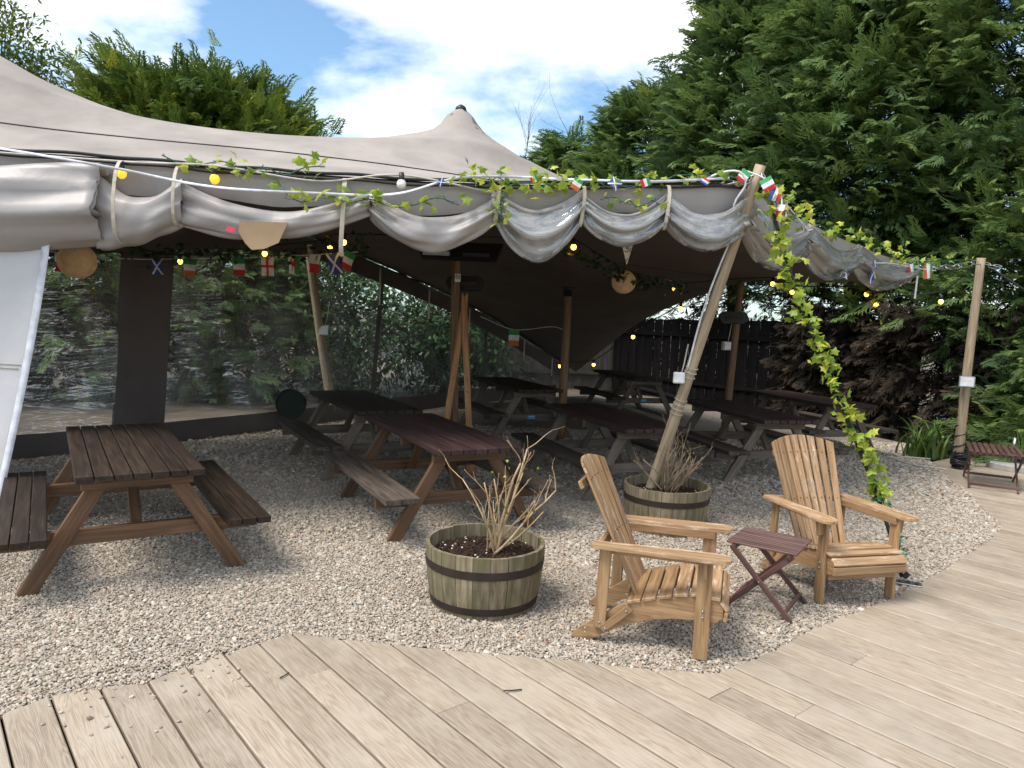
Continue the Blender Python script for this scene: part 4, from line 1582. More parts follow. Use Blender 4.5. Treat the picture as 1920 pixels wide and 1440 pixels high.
shrub((-0.09, 4.48, 0.30), 'bare pale twiggy shrub growing in the nearest barrel planter',
      [(0.30, -0.05, 1, 0.72, 0.013), (0.42, 0.1, 0.95, 0.80, 0.012), (0.85, 0.0, 0.75, 0.66, 0.011), (0.75, -0.2, 0.6, 0.50, 0.009), (-0.25, 0.05, 1, 0.55, 0.010), (-0.38, -0.05, .9, 0.60, 0.009), (0.05, 0.2, 1, 0.55, 0.009),
       (0.2, 0.25, 1, .62, .010), (-0.1, -.15, 1, .40, .007), (0.55, 0.3, .8, .5, .008), (.15, -.2, 1, .35, .007), (-.5, .2, .7, .35, .006), (0.35, -.1, 1, .45, .008)], 5, M['twig'], 0.7)
st2 = []
rd_ = random.Random(3)
for i in range(26):
    t = rd_.uniform(0, 6.28)
    k_ = rd_.uniform(.15, .95)
    st2.append((k_ * math.cos(t), k_ * math.sin(t), 1, rd_.uniform(.32, .62), rd_.uniform(.005, .009)))
st2.append((-0.05, 0, 1, 0.85, 0.008))
shrub((1.40, 6.30, 0.30), 'dense bare twigs growing round the leaning pole in the farther barrel', st2, 9, M['twig_grey'], 0.5)


# ------------------------------------------------------------------ ivy garlands
def garland(path, n, spread, label, mat, size=(0.045, 0.075), seed=1, cord=M['ivycord'], leafname='leaf', cr=0.0045):
    rd = random.Random(seed)
    p0 = path[0]
    r = empty('ivy_garland', p0, 0, label, 'garland')
    Pp = smooth_path(np.asarray(path, float) - np.asarray(p0, float), 120)
    tubes('cord', [([tuple(p) for p in Pp], cr)], cord, r, 5)
    # wispy second strand
    tubes('tendril', [([tuple(p + np.array([rd.gauss(0, spread * .4), rd.gauss(0, spread * .4), rd.gauss(0, spread * .3)])) for p in Pp[::2]], cr * 0.45)], cord, r, 4)
    for i in range(n):
        p = Pp[rd.randrange(len(Pp))]
        q = (p[0] + rd.gauss(0, spread), p[1] + rd.gauss(0, spread) - spread * .3, p[2] + rd.gauss(0, spread))
        ivy_leaf(r, q, rd.uniform(*size), mat, rd, leafname)
    return r


garland([(1.90, 5.74, 2.86), (1.95, 5.70, 2.50), (2.05, 5.62, 2.20), (2.16, 5.57, 1.90), (2.29, 5.5, 1.62), (2.41, 5.4, 1.29), (2.58, 5.3, 0.9), (2.70, 5.22, 0.58)], 290, 0.040,
        'bright yellow-green ivy garland hanging from the leaning pole to the deck', M['ivy'], (0.04, 0.08), 11)
garland([(1.92, 5.74, 2.80), (2.10, 5.78, 2.74), (2.18, 5.80, 2.66), (2.02, 5.72, 2.58)], 45, 0.05, 'bunched ivy leaves looped beside the top of the leaning pole', M['ivy'], (0.04, 0.07), 12)
garland([(2.70, 5.22, 0.58), (2.78, 5.18, 0.38), (2.82, 5.16, 0.30), (2.80, 5.14, 0.12)], 40, 0.035, 'dark teal garland end dangling over the deck anchor plate', M['teal'], (0.02, 0.035), 13)


def along_edge(x0, x1, dz, dy=-0.05, n=9, wob=0.04, seed=0):
    rd = random.Random(seed)
    return [tuple(fe(x) + np.array([0, dy + rd.uniform(-.02, .02), dz + rd.uniform(-wob, wob)])) for x in np.linspace(x0, x1, n)]


garland(along_edge(-2.62, -1.45, 0.015, -0.07, seed=1), 34, 0.045, 'sparse ivy strand on the canopy edge above the left swag', M['ivy'], (0.045, 0.08), 21)
garland(along_edge(-1.75, -0.45, -0.19, -0.16, seed=2, wob=0.05), 40, 0.05, 'ivy strand drooping across the middle grey swag', M['ivy'], (0.045, 0.08), 22)
garland(along_edge(-0.45, 0.28, 0.0, -0.09, seed=3), 60, 0.05, 'thick ivy clump on the tent edge below the middle peak', M['ivy'], (0.045, 0.08), 23)
garland([(-0.10, 5.60, 2.72), (-0.14, 5.52, 2.58), (-0.10, 5.5, 2.45)], 14, 0.035, 'short ivy sprig hanging between the two central swags', M['ivy'], (0.03, 0.06), 24)
garland(along_edge(0.28, 1.05, -0.01, -0.07, seed=4), 26, 0.035, 'thin ivy strand along the tent edge left of the leaning pole', M['ivy'], (0.045, 0.08), 25)
garland(along_edge(0.6, 1.05, -0.16, -0.16, seed=5), 10, 0.03, 'few ivy leaves lying in the clear plastic roll', M['ivy'], (0.04, 0.07), 26)
garland(along_edge(1.0, 1.68, 0.03, -0.06, seed=6), 16, 0.04, 'ivy sprigs on the edge just left of the leaning pole top', M['ivy'], (0.045, 0.08), 27)
garland(along_edge(2.9, 4.5, 0.03, -0.05, seed=7), 60, 0.05, 'ivy strand lying on the sloping right edge of tent', M['ivy'], (0.045, 0.08), 28)
garland([(4.6, 8.95, 2.64), (5.0, 9.1, 2.66), (5.4, 9.35, 2.70), (5.9, 9.6, 2.76)], 16, 0.04, 'ivy twined round the chain by the right-hand pole', M['ivy'], (0.04, 0.07), 29)
garland([(4.35, 9.2, 2.40), (4.42, 9.18, 2.25), (4.46, 9.15, 2.1), (4.5, 9.1, 1.9)], 26, 0.06, 'ivy sprig hanging with bulbs under the right tent corner', M['ivy'], (0.04, 0.07), 30)
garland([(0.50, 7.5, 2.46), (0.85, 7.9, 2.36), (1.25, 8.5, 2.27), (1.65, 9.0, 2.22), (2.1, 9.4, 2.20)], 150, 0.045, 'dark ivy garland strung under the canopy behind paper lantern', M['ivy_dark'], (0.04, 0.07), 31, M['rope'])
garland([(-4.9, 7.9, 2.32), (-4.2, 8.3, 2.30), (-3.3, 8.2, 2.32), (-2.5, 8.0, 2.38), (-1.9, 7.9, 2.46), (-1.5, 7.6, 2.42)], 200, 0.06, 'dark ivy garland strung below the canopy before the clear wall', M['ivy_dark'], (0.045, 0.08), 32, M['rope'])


# ------------------------------------------------------------------ festoon lights
def festoon(path, bulbs, label, lit='bulb', br=0.028, cable='black'):
    p0 = np.asarray(path[0], float)
    r = empty('festoon_lights', tuple(p0), 0, label, 'string lights')
    Pp = smooth_path(np.asarray(path, float) - p0, 70)
    tubes('cable', [([tuple(p) for p in Pp], 0.008)], M[cable], r, 5)
    for b in bulbs:
        q, m = (b[0], b[1]) if isinstance(b[1], str) else (b, lit)
        c_ = Vector(np.asarray(q, float) - p0)
        V, F = tube_data([c_ + Vector((0, 0, 0.085)), c_ + Vector((0, 0, 0.03)), c_ + Vector((0, 0, 0.018))], [0.018, 0.022, 0.016], 10)
        part('socket', V, F, M['black'], r, smooth=True)
        ball('bulb', c_, br, M[m], r, 2, (1, 1, 1.12))
    return r


e0, e1, e2 = fe(-2.90), fe(-2.24), fe(-0.90)
festoon([tuple(fe(-4.6) + np.array([0, -.07, -.02])), tuple(e0 + np.array([0, -.09, -.03])), tuple(e1 + np.array([0, -.09, .0])), tuple(fe(-1.5) + np.array([0, -.08, -.06])), tuple(e2 + np.array([0, -.1, .02])), tuple(fe(-.2) + np.array([0, -.07, -.08]))],
        [(tuple(e0 + np.array([0, -.09, -.115])), 'bulb_day'), (tuple(e1 + np.array([0, -.09, -.095])), 'bulb_day'), (tuple(e2 + np.array([0.02, -.12, -.05])), 'bulb_off')],
        'festoon cable with two yellow bulbs and a white one along the front edge', br=0.036, cable='cable')
festoon([(-4.6, 8.3, 2.42), (-3.89, 8.6, 2.33), (-2.71, 8.0, 2.42), (-2.01, 8.0, 2.52), (-1.77, 7.6, 2.54), (0.56, 7.5, 2.58)],
        [(-3.89, 8.6, 2.25), (-2.71, 8.0, 2.34), (-2.01, 8.0, 2.44), (-1.77, 7.6, 2.46), (0.56, 7.5, 2.5)], 'lit amber festoon bulbs under the canopy above the left tables')
festoon([(0.56, 7.5, 2.58), (1.3, 8.6, 2.36), (2.02, 9.5, 2.30), (2.14, 9.6, 2.05), (1.77, 11.0, 1.63), (1.37, 12.5, 1.10), (0.8, 12.5, 1.05)],
        [(2.02, 9.5, 2.22), (2.14, 9.6, 1.97), (1.77, 11.0, 1.55), (1.37, 12.5, 1.02), (0.8, 12.5, 0.97)], 'lit amber festoon bulbs running down the low back canopy')
festoon([(2.14, 9.6, 2.3), (3.2, 9.3, 2.40), (3.45, 9.3, 2.31), (4.38, 9.3, 2.32), (4.44, 9.2, 2.2), (5.15, 9.1, 2.3), (5.6, 9.4, 2.5)],
        [(3.2, 9.3, 2.32), (3.45, 9.3, 2.23), (4.38, 9.3, 2.24), (4.46, 9.2, 2.12), (5.2, 9.1, 2.18)], 'lit amber festoon bulbs under the right corner of the tent')


# ------------------------------------------------------------------ lanterns
def lantern(c_, rad, label, top):
    r = empty('paper_lantern', c_, 0, label, 'lantern')
    V, F = [], []
    nr, q = 36, 32
    for i in range(nr + 1):
        ph = -PI / 2 + 0.16 + (PI - 0.32) * i / nr
        rr = rad * math.cos(ph) * (1 + 0.012 * math.cos(i * PI))
        for k_ in range(q):
            t = 2 * PI * k_ / q
            V.append((rr * math.cos(t), rr * math.sin(t), rad * 0.97 * math.sin(ph)))
    for i in range(nr):
        for k_ in range(q):
            k2 = (k_ + 1) % q
            F.append((i * q + k_, i * q + k2, (i + 1) * q + k2, (i + 1) * q + k_))
    part('shade', V, F, M['paper'], r, smooth=True)
    tubes('wire_frame', [([(rad * 0.16 * math.cos(t), rad * .16 * math.sin(t), rad * .96) for t in np.linspace(0, 6.3, 16)], 0.004), ([(0, 0, rad * .96), (0, 0, top - c_[2])], 0.003)], M['rope'], r, 5)


lantern((1.24, 8.6, 2.23), 0.14, 'round tan paper lantern hanging under the right of the canopy', 2.45)
lantern((-3.78, 6.4, 2.10), 0.155, 'round tan paper lantern half hidden behind the left swag', 2.6)
pf = empty('pennant_flag', (0.90, 6.15, 2.40), 0.1, 'cream triangular pennant with dark spots above the paper lantern', 'pennant')
V = [(-0.05, 0, 0.02), (0.05, 0, 0.02), (0.005, 0.004, -0.155)]
o = part('cloth', V, [(0, 2, 1)], plain('cream_cloth', (0.55, 0.48, 0.40), 0.8), pf)
o.modifiers.new('t', 'SOLIDIFY').thickness = 0.002
for i in range(14):
    t = random.random()
    xx = random.uniform(-1, 1) * 0.040 * (1 - t)
    V_, F_ = tube_data([(xx, -0.0035, 0.01 - 0.14 * t), (xx, -0.0045, 0.01 - 0.14 * t)], 0.006, 6)
    part('spot', V_, F_, M['black'], pf)

# brown jute pennant below left swag
jp = empty('brown_pennant', (-1.93, 5.50, 2.30), 0, 'torn brown cloth flag hanging below the left swag', 'cloth')
V, F = [], []
out = [(-0.12, 0.10), (0.24, 0.10), (0.20, 0.02), (0.17, -0.05), (0.06, -0.10), (-0.03, -0.11), (-0.08, -0.06), (-0.13, 0.02)]
V, F = prism(out, 0.003)
o = part('cloth', V, F, M['jute'], jp)
o.rotation_euler = (PI / 2, 0, 0)
tg = plank('red_tag', (-2.10, 5.38, 2.33), (-2.04, 5.38, 2.31), 0.004, 0.035, M['pink'])
tag(tg, 'small bright red tag at the bottom of the left swag', 'tag')

# ------------------------------------------------------------------ bunting
FLAGS = {
    'italy': [('h', ['green', 'fwhite', 'red'])], 'ireland': [('h', ['green', 'fwhite', 'orange'])], 'wales': [('v', ['fwhite', 'green'])], 'plain_red': [('h', ['fwhite', 'red'])],
    'england': [('h', ['fwhite'])], 'scotland': [('h', ['blue'])], 'france': [('v', ['blue', 'fwhite', 'red'])]}


def flag(parent, kind, c_, w, h, rz=0.0, tilt=0.0, label=None):
    o_ = []
    dirn, cols = FLAGS[kind][0]
    n = len(cols)
    V, F, mi = [], [], []
    rows = 6
    for i, c in enumerate(cols):
        for j in range(rows):
            b = len(V)
            if dirn == 'h':
                x0, x1 = -w / 2, w / 2
                za, zb = -h * (i + j / rows) / n, -h * (i + (j + 1) / rows) / n
            else:
                x0, x1 = -w / 2 + w * i / n, -w / 2 + w * (i + 1) / n
                za, zb = -h * j / rows, -h * (j + 1) / rows
            fy = lambda z_, x_: 0.012 * math.sin(z_ * 25 + x_ * 9)
            V += [(x0, fy(za, x0), za), (x1, fy(za, x1), za), (x1, fy(zb, x1), zb), (x0, fy(zb, x0), zb)]
            F.append((b, b + 1, b + 2, b + 3))
            mi.append(i)
    # emblems
    cols = list(cols)

    def quad(pts, m):
        b = len(V)
        V.extend([(x, -0.004 + 0.012 * math.sin(z_ * 25 + x * 9), z_) for x, z_ in pts])
        F.append(tuple(range(b, b + len(pts))))
        if m not in cols:
            cols.append(m)
        mi.append(cols.index(m))
    if kind == 'england':
        t = w * 0.09
        for j in range(6):
            quad([(-t, -h * j / 6), (t, -h * j / 6), (t, -h * (j + 1) / 6), (-t, -h * (j + 1) / 6)], 'red')
        quad([(-w / 2, -h * .5 + t), (w / 2, -h * .5 + t), (w / 2, -h * .5 - t), (-w / 2, -h * .5 - t)], 'red')
    if kind == 'scotland':
        t = w * 0.10
        for s in (-1, 1):
            for j in range(5):
                a, b = j / 5, (j + 1) / 5
                xa, xb = s * (-w / 2 + w * a), s * (-w / 2 + w * b)
                quad([(xa - t, -h * a), (xa + t, -h * a), (xb + t, -h * b), (xb - t, -h * b)], 'fwhite')
    if kind == 'wales':
        # red dragon shape: body, neck, wing, legs, tail
        for pts in ([(-.22, -.38), (.10, -.32), (.16, -.56), (-.16, -.60)], [(-.30, -.16), (-.12, -.20), (-.10, -.42), (-.22, -.40)], [(-.02, -.34), (.20, -.14), (.24, -.34)],
                    [(-.18, -.56), (-.10, -.56), (-.16, -.80), (-.24, -.80)], [(.06, -.54), (.14, -.54), (.18, -.80), (.10, -.80)], [(.14, -.42), (.34, -.52), (.28, -.66), (.16, -.52)]):
            quad([(x * w, z_ * h) for x, z_ in pts], 'red')
    o = part('flag', V, F, [M[c] for c in cols], parent, midx=mi)
    o.location = c_
    o.rotation_euler = (0.0, tilt, rz)
    return o


def bunting(path, flags, label, w=0.15, h=0.21, cord='tape', cr=0.006):
    p0 = np.asarray(path[0], float)
    r = empty('flag_bunting', tuple(p0), 0, label, 'bunting')
    Pp = smooth_path(np.asarray(path, float) - p0, 80)
    tubes('cord', [([tuple(p) for p in Pp], cr)], M[cord], r, 5)
    for (t, kind, sc_, tilt) in flags:
        p = Pp[int(t * 79)]
        q = Pp[min(79, int(t * 79) + 1)] - Pp[max(0, int(t * 79) - 1)]
        flag(r, kind, (p[0], p[1] - 0.008, p[2]), w * sc_, h * sc_, math.atan2(q[1], q[0]), tilt)
    return r


bunting([(-5.2, 8.1, 2.28), (-4.4, 8.3, 2.24), (-3.5, 8.3, 2.28), (-2.6, 8.3, 2.34), (-1.7, 8.0, 2.40)],
        [(0.07, 'plain_red', 1, 0), (0.15, 'wales', 1, 0), (0.345, 'scotland', .85, 0), (0.45, 'ireland', 1, 0.06), (0.60, 'italy', 1, 0), (0.69, 'england', 1.05, 0), (0.775, 'wales', 1, 0), (0.85, 'plain_red', 1, 0.1), (0.92, 'scotland', 1.15, -.2), (0.98, 'italy', 1, .4)],
        'string of small national flags hanging before the clear back wall', 0.135, 0.20)
bunting([(-0.6, 12.9, 1.75), (0.0, 12.9, 1.55), (0.7, 13.2, 1.62), (1.0, 13.4, 1.5)], [(0.36, 'ireland', 1.1, 0)], 'single tricolour flag on a string deep inside beside the inner pole', 0.17, 0.26)
# tape along the front with small flags
bt = [tuple(fe(-4.6) + np.array([0, -.12, .03])), tuple(fe(-3.8) + np.array([0, -.13, .0])), tuple(fe(-2.9) + np.array([0, -.22, -.10])), tuple(fe(-2.2) + np.array([0, -.22, -.17])), tuple(fe(-1.4) + np.array([0, -.2, -.165])),
      tuple(fe(-.9) + np.array([0, -.19, -.13])), tuple(fe(-.4) + np.array([0, -.13, .02])), tuple(fe(0.4) + np.array([0, -.10, .02])), tuple(fe(1.0) + np.array([0, -.09, 0.0])), tuple(fe(1.6) + np.array([0, -.08, .03]))]
bn_ = empty('front_bunting', bt[0], 0, 'white bunting tape draped along the front edge with small crumpled flags', 'bunting')
Pp = smooth_path(np.asarray(bt) - np.asarray(bt[0]), 140)
V = []
for i, p in enumerate(Pp):
    tw = 0.5 * math.sin(i * 0.21)
    V += [(p[0], p[1] - 0.010 * tw, p[2] + 0.009), (p[0], p[1] + 0.010 * tw, p[2] - 0.009)]
o = part('tape', V, grid_faces(len(Pp), 2), M['tape'], bn_, smooth=True)
o.modifiers.new('t', 'SOLIDIFY').thickness = 0.002
for (t, kind, sc_, tilt) in ((0.655, 'scotland', .35, .9), (0.765, 'italy', .4, 1.0), (0.815, 'ireland', .6, .5), (0.855, 'scotland', .55, -.9), (0.90, 'italy', .5, 1.2), (0.965, 'france', .4, -1.0)):
    p = Pp[int(t * 139)]
    flag(bn_, kind, (p[0], p[1] - 0.02, p[2]), 0.12 * sc_, 0.15 * sc_, 0.1, tilt)
bunting([(1.70, 5.80, 2.98), (1.84, 5.70, 2.90), (1.95, 5.66, 2.80), (1.97, 5.64, 2.66)], [(0.1, 'italy', .8, .7), (0.4, 'italy', .9, -.5), (0.65, 'france', .8, .3), (0.92, 'plain_red', .8, .2)], 'small red, white and green flags around the leaning pole top', 0.10, 0.12)
bunting([tuple(fe(2.2) + np.array([0, -.05, .05])), tuple(fe(3.0) + np.array([-.02, -.12, -.20])), tuple(fe(3.6) + np.array([-.02, -.16, -.20])), tuple(fe(4.2) + np.array([0, -.12, -.1])), tuple(fe(4.8) + np.array([.05, -.08, -.06])), (5.1, 9.1, 2.55)],
        [(0.05, 'england', .6, .9), (0.40, 'scotland', .95, .1), (0.58, 'scotland', 1.0, -.4), (0.86, 'italy', .8, 1.2), (0.97, 'ireland', 1.0, 1.4)], 'flags bundled along the sloping right edge of the tent', 0.17, 0.2)
rb = empty('hanging_ribbon', (4.80, 8.93, 2.60), 0, 'green and white ribbon dangling from the right tent corner', 'ribbon')
V = []
for i in range(10):
    V += [(-0.012 - 0.004 * i * .3, 0.0, -0.03 * i * 1.5), (0.012 - 0.005 * i * .3, 0.0, -0.03 * i * 1.5)]
part('ribbon', V, grid_faces(10, 2), [M['fwhite'], M['green']], rb, midx=[1, 1, 1, 0, 0, 0, 0, 0, 0])


# ------------------------------------------------------------------ heaters, skis, sign
ht = empty('patio_heater', (-0.66, 8.32, 2.47), 0.03, 'long flat black heater near the top of the centre pole', 'heater')
prof = [(-0.50, 0.085), (0.50, 0.10), (0.43, -0.085), (-0.40, -0.09)]
V, F = prism(prof, 0.10)
o = part('hood', V, F, M['black'], ht)
o.rotation_euler = (PI / 2 - 0.35, 0, 0)
for s in (-0.24, 0.20):
    o = plank('element', (s - 0.15, -0.065, -0.03), (s + 0.15, -0.065, -0.03), 0.02, 0.05, M['metal'] if s < 0 else M['black'], ht)
plank('bracket', (0, 0, 0), (-0.02, 0.2, -0.05), 0.05, 0.04, M['black'], ht)


def small_heater(loc, rz, L, label):
    r = empty('patio_heater', loc, rz, label, 'heater')
    out = []
    for s, c0 in ((1, 0), (-1, PI)):
        for t in np.linspace(-PI / 2, PI / 2, 9):
            out.append((s * (L / 2 - 0.085) + 0.085 * math.cos(t + c0), 0.085 * math.sin(t + c0)))
    V, F = prism(out, 0.07)
    o = part('housing', V, F, M['black'], r)
    o.rotation_euler = (PI / 2 - 0.2, 0, 0)
    plank('element', (-L / 2 + 0.09, -0.045, 0.0), (L / 2 - 0.09, -0.045, 0.0), 0.01, 0.045, M['hoop'], r)
    plank('bracket', (0, 0.02, 0), (0, 0.10, 0), 0.05, 0.05, M['black'], r)


small_heater((-0.60, 8.70, 2.14), 0.05, 0.45, 'rounded black heater lower on the centre pole behind the sign')
small_heater((3.29, 11.18, 1.90), 0.1, 0.45, 'rounded dark heater on the brown pole under the tent rim')
sg = empty('no_smoking_sign', (-0.665, 8.435, 2.19), 0, 'small white no-smoking sign on the centre pole below the long heater', 'sign')
plank('plate', (-0.032, 0, 0), (0.032, 0, 0), 0.004, 0.09, M['fwhite'], sg, bev=0.001)
tubes('prohibition_ring', [([(0.023 * math.cos(t), -0.004, 0.012 + 0.023 * math.sin(t)) for t in np.linspace(0, 6.3, 20)], 0.0035), ([(-0.016, -0.004, 0.028), (0.016, -0.004, -0.004)], 0.003)], M['black'], sg, 5)
plank('cigarette', (-0.015, -0.004, 0.012), (0.015, -0.004, 0.012), 0.002, 0.005, M['black'], sg, bev=0.0005)


def ski(p0, p1, label, rz):
    p0, p1 = Vector(p0), Vector(p1)
    L = (p1 - p0).length
    r = empty('ski', p0, 0, label, 'ski', 'old wooden skis')
    w, t = 0.078, 0.018
    out = [(0, -w / 2), (L * 0.2, -w * 0.46), (L * 0.5, -w * .44), (L * 0.85, -w * .5), (L * 0.94, -w * .40), (L * 0.985, -w * .16), (L, 0), (L * 0.985, w * .16), (L * 0.94, w * .40), (L * 0.85, w * .5), (L * 0.5, w * .44), (L * 0.2, w * .46), (0, w / 2)]
    V, F = prism(out, t)
    V = [(x, y, z_ + (0.0 if x < L * .88 else 0.06 * ((x - L * .88) / (L * .12)) ** 2)) for x, y, z_ in V]
    o = part('blade', V, F, M['ski'], r)
    m = frame((0, 0, 0), p1 - p0, (math.sin(rz), -math.cos(rz), 0))
    m.translation = (0, 0, 0)
    o.matrix_local = m
    for q in (0.45, 0.52):
        ball('binding_screw', m @ Vector((L * q, 0, 0.012)), 0.008, M['hoop'], r, 1)


ski((-0.80, 8.33, 0.0), (-0.555, 8.40, 2.03), 'wooden ski crossing behind, leaning on the centre pole, foot to the left', 0.15)
ski((-0.42, 8.22, 0.0), (-0.59, 8.36, 2.02), 'wooden ski crossing in front, leaning on the centre pole, foot to the right', -0.1)

# dark green tub outside by the wall
tb = empty('garden_tub', (-3.12, 10.45, 0.42), 0, 'dark green round tub lying by the clear wall behind the dark table', 'tub')
V, F = tube_data([(0, -0.10, 0), (0.0, -0.08, 0.0), (0, 0.16, -0.02)], [0.20, 0.205, 0.16], 24)
o = part('tub', V, F, M['dgreen'], tb, smooth=False)
V, F = tube_data([(0.205 * math.cos(t), -0.10, 0.205 * math.sin(t)) for t in np.linspace(0, 6.3, 25)], 0.012, 6)
part('rim', V, F, M['dgreen'], tb, smooth=True)

# ------------------------------------------------------------------ fallen leaves
for (x, y, s, lb) in ((-1.081, 4.377, 0.03, 'dark red fallen leaf on gravel left of the nearest barrel'), (3.32, 5.95, 0.035, 'russet fallen leaf on gravel near the deck right of the armchair'),
                      (0.25, 3.92, 0.02, 'tan fallen leaf on gravel in front of the nearest barrel'), (3.35, 6.85, 0.03, 'brown fallen leaf on gravel behind the right armchair'),
                      (-1.55, 4.05, 0.016, 'tiny red leaf on gravel left of the deck corner')):
    o = ivy_leaf(None, (x, y, 0.022), s, M['litter'], random, 'fallen_leaf')
    o.rotation_euler = (random.uniform(-.3, .3), random.uniform(-.3, .3), random.uniform(0, 6))
    tag(o, lb, 'leaf')
for (x, y, L, rz, lb) in ((0.02, 3.35, 0.09, 0.2, 'dark curved twig on deck in front of the nearest barrel'), (-1.05, 3.38, 0.06, 1.1, 'small dark twig on deck near the gravel at left')):
    tw = tubes('fallen_twig', [([(x, y, 0.018), (x + L * .5 * math.cos(rz), y + L * .5 * math.sin(rz) - 0.008, 0.020), (x + L * math.cos(rz), y + L * math.sin(rz), 0.018)], 0.0035)], M['bark'], None, 5)
    tag(tw, lb, 'twig')

# ------------------------------------------------------------------ fences
def fence(a, b, h0, h1, mat, label, bw=0.13):
    r = empty('board_fence', (a[0], a[1], 0), 0, label, 'fence')
    A, B = Vector((a[0], a[1], 0)), Vector((b[0], b[1], 0))
    L = (B - A).length
    n = int(L / bw)
    d = (B - A).normalized()
    for i in range(n):
        t = (i + .5) / n
        h = h0 + (h1 - h0) * t + random.uniform(-.01, .01)
        p = d * (L * t)
        q = Vector((-d.y, d.x, 0)) * (0.012 if i % 2 else -0.004)
        plank('fence_board', p + q + Vector((0, 0, -0.03)), p + q + Vector((0, 0, round(h, 2))), bw - 0.004 if i % 2 else bw + 0.01, 0.016, mat, r, up=Vector((-d.y, d.x, 0)))
    for z_ in (0.4, 1.5):
        q = Vector((-d.y, d.x, 0)) * 0.05
        plank('fence_rail', Vector((0, 0, z_)) + q, d * L + Vector((0, 0, z_)) + q, 0.04, 0.08, mat, r)
    return r


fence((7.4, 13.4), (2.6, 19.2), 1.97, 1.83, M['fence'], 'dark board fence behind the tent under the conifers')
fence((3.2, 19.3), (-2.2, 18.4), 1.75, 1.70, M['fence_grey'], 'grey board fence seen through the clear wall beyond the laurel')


# ------------------------------------------------------------------ foliage tools
def spray_template(kind, seed):
    rd = random.Random(seed)
    T = []

    def shard(p, ang, L, w):
        c_, s_ = math.cos(ang), math.sin(ang)
        b = (p[0] + c_ * L * .22, p[1] + s_ * L * .22)
        T.append([(b[0] - s_ * w, b[1] + c_ * w), (b[0] + s_ * w, b[1] - c_ * w), (p[0] + c_ * L, p[1] + s_ * L)])
    shard((-0.15, 0), 0.0, 1.15, 0.03)
    n = 8
    for i in range(n):
        t = 0.05 + 0.86 * i / (n - 1)
        L = 0.50 * (1 - t * 0.70) * rd.uniform(.8, 1.15)
        for s in (-1, 1):
            a = s * (0.66 + rd.uniform(-.14, .14))
            shard((t, 0), a, L, 0.036)
            q = (t + math.cos(a) * L * .3, math.sin(a) * L * .3)
            shard(q, a - s * 0.55, L * .62, 0.030)
            if i < 3:
                shard(q, a + s * 0.5, L * .5, 0.028)
    V = np.array([(x, y, 0) for t in T for x, y in t], float)
    V[:, 2] = -0.22 * V[:, 0] ** 2 - 0.5 * np.abs(V[:, 1]) ** 1.5 + 0.05 * np.sin(9 * V[:, 0])
    return V


SPR = [spray_template('ley', i) for i in range(3)]


def leaf_template():
    # pointed laurel / broad leaf folded along the midrib, 4 tris
    V = []
    pts = [(0, 0, 0), (0.35, 0.17, 0.04), (0.75, 0.14, 0.02), (1, 0, -0.12), (0.35, -0.17, 0.04), (0.75, -0.14, 0.02)]
    for t in ((0, 1, 4), (1, 2, 4), (4, 2, 5), (2, 3, 5)):
        V += [pts[t[0]], pts[t[2]], pts[t[1]]]
    return np.array(V, float)


LEAF = leaf_template()


def assemble(templates, P, D, S, tint, roll=None):
    """P positions, D directions, S sizes -> V, T, tint"""
    n = len(P)
    D = D / np.linalg.norm(D, axis=1, keepdims=True)
    up = np.tile([0, 0, 1.0], (n, 1))
    y = np.cross(up, D)
    bad = np.linalg.norm(y, axis=1) < 1e-3
    y[bad] = [0, 1, 0]
    y /= np.linalg.norm(y, axis=1, keepdims=True)
    zax = np.cross(D, y)
    if roll is not None:
        c_, s_ = np.cos(roll)[:, None], np.sin(roll)[:, None]
        y, zax = y * c_ + zax * s_, zax * c_ - y * s_
    Vs, ts = [], []
    which = np.arange(n) % len(templates)
    for k_, tm in enumerate(templates):
        ix = np.where(which == k_)[0]
        R_ = np.stack([D[ix], y[ix], zax[ix]], 1)      # rows = axes
        v = np.einsum('vk,nkc->nvc', tm, R_) * S[ix][:, None, None] + P[ix][:, None, :]
        Vs.append(v.reshape(-1, 3))
        ts.append(np.repeat(tint[ix], len(tm)))
    V = np.vstack(Vs)
    return V, np.arange(len(V)).reshape(-1, 3), np.concatenate(ts)


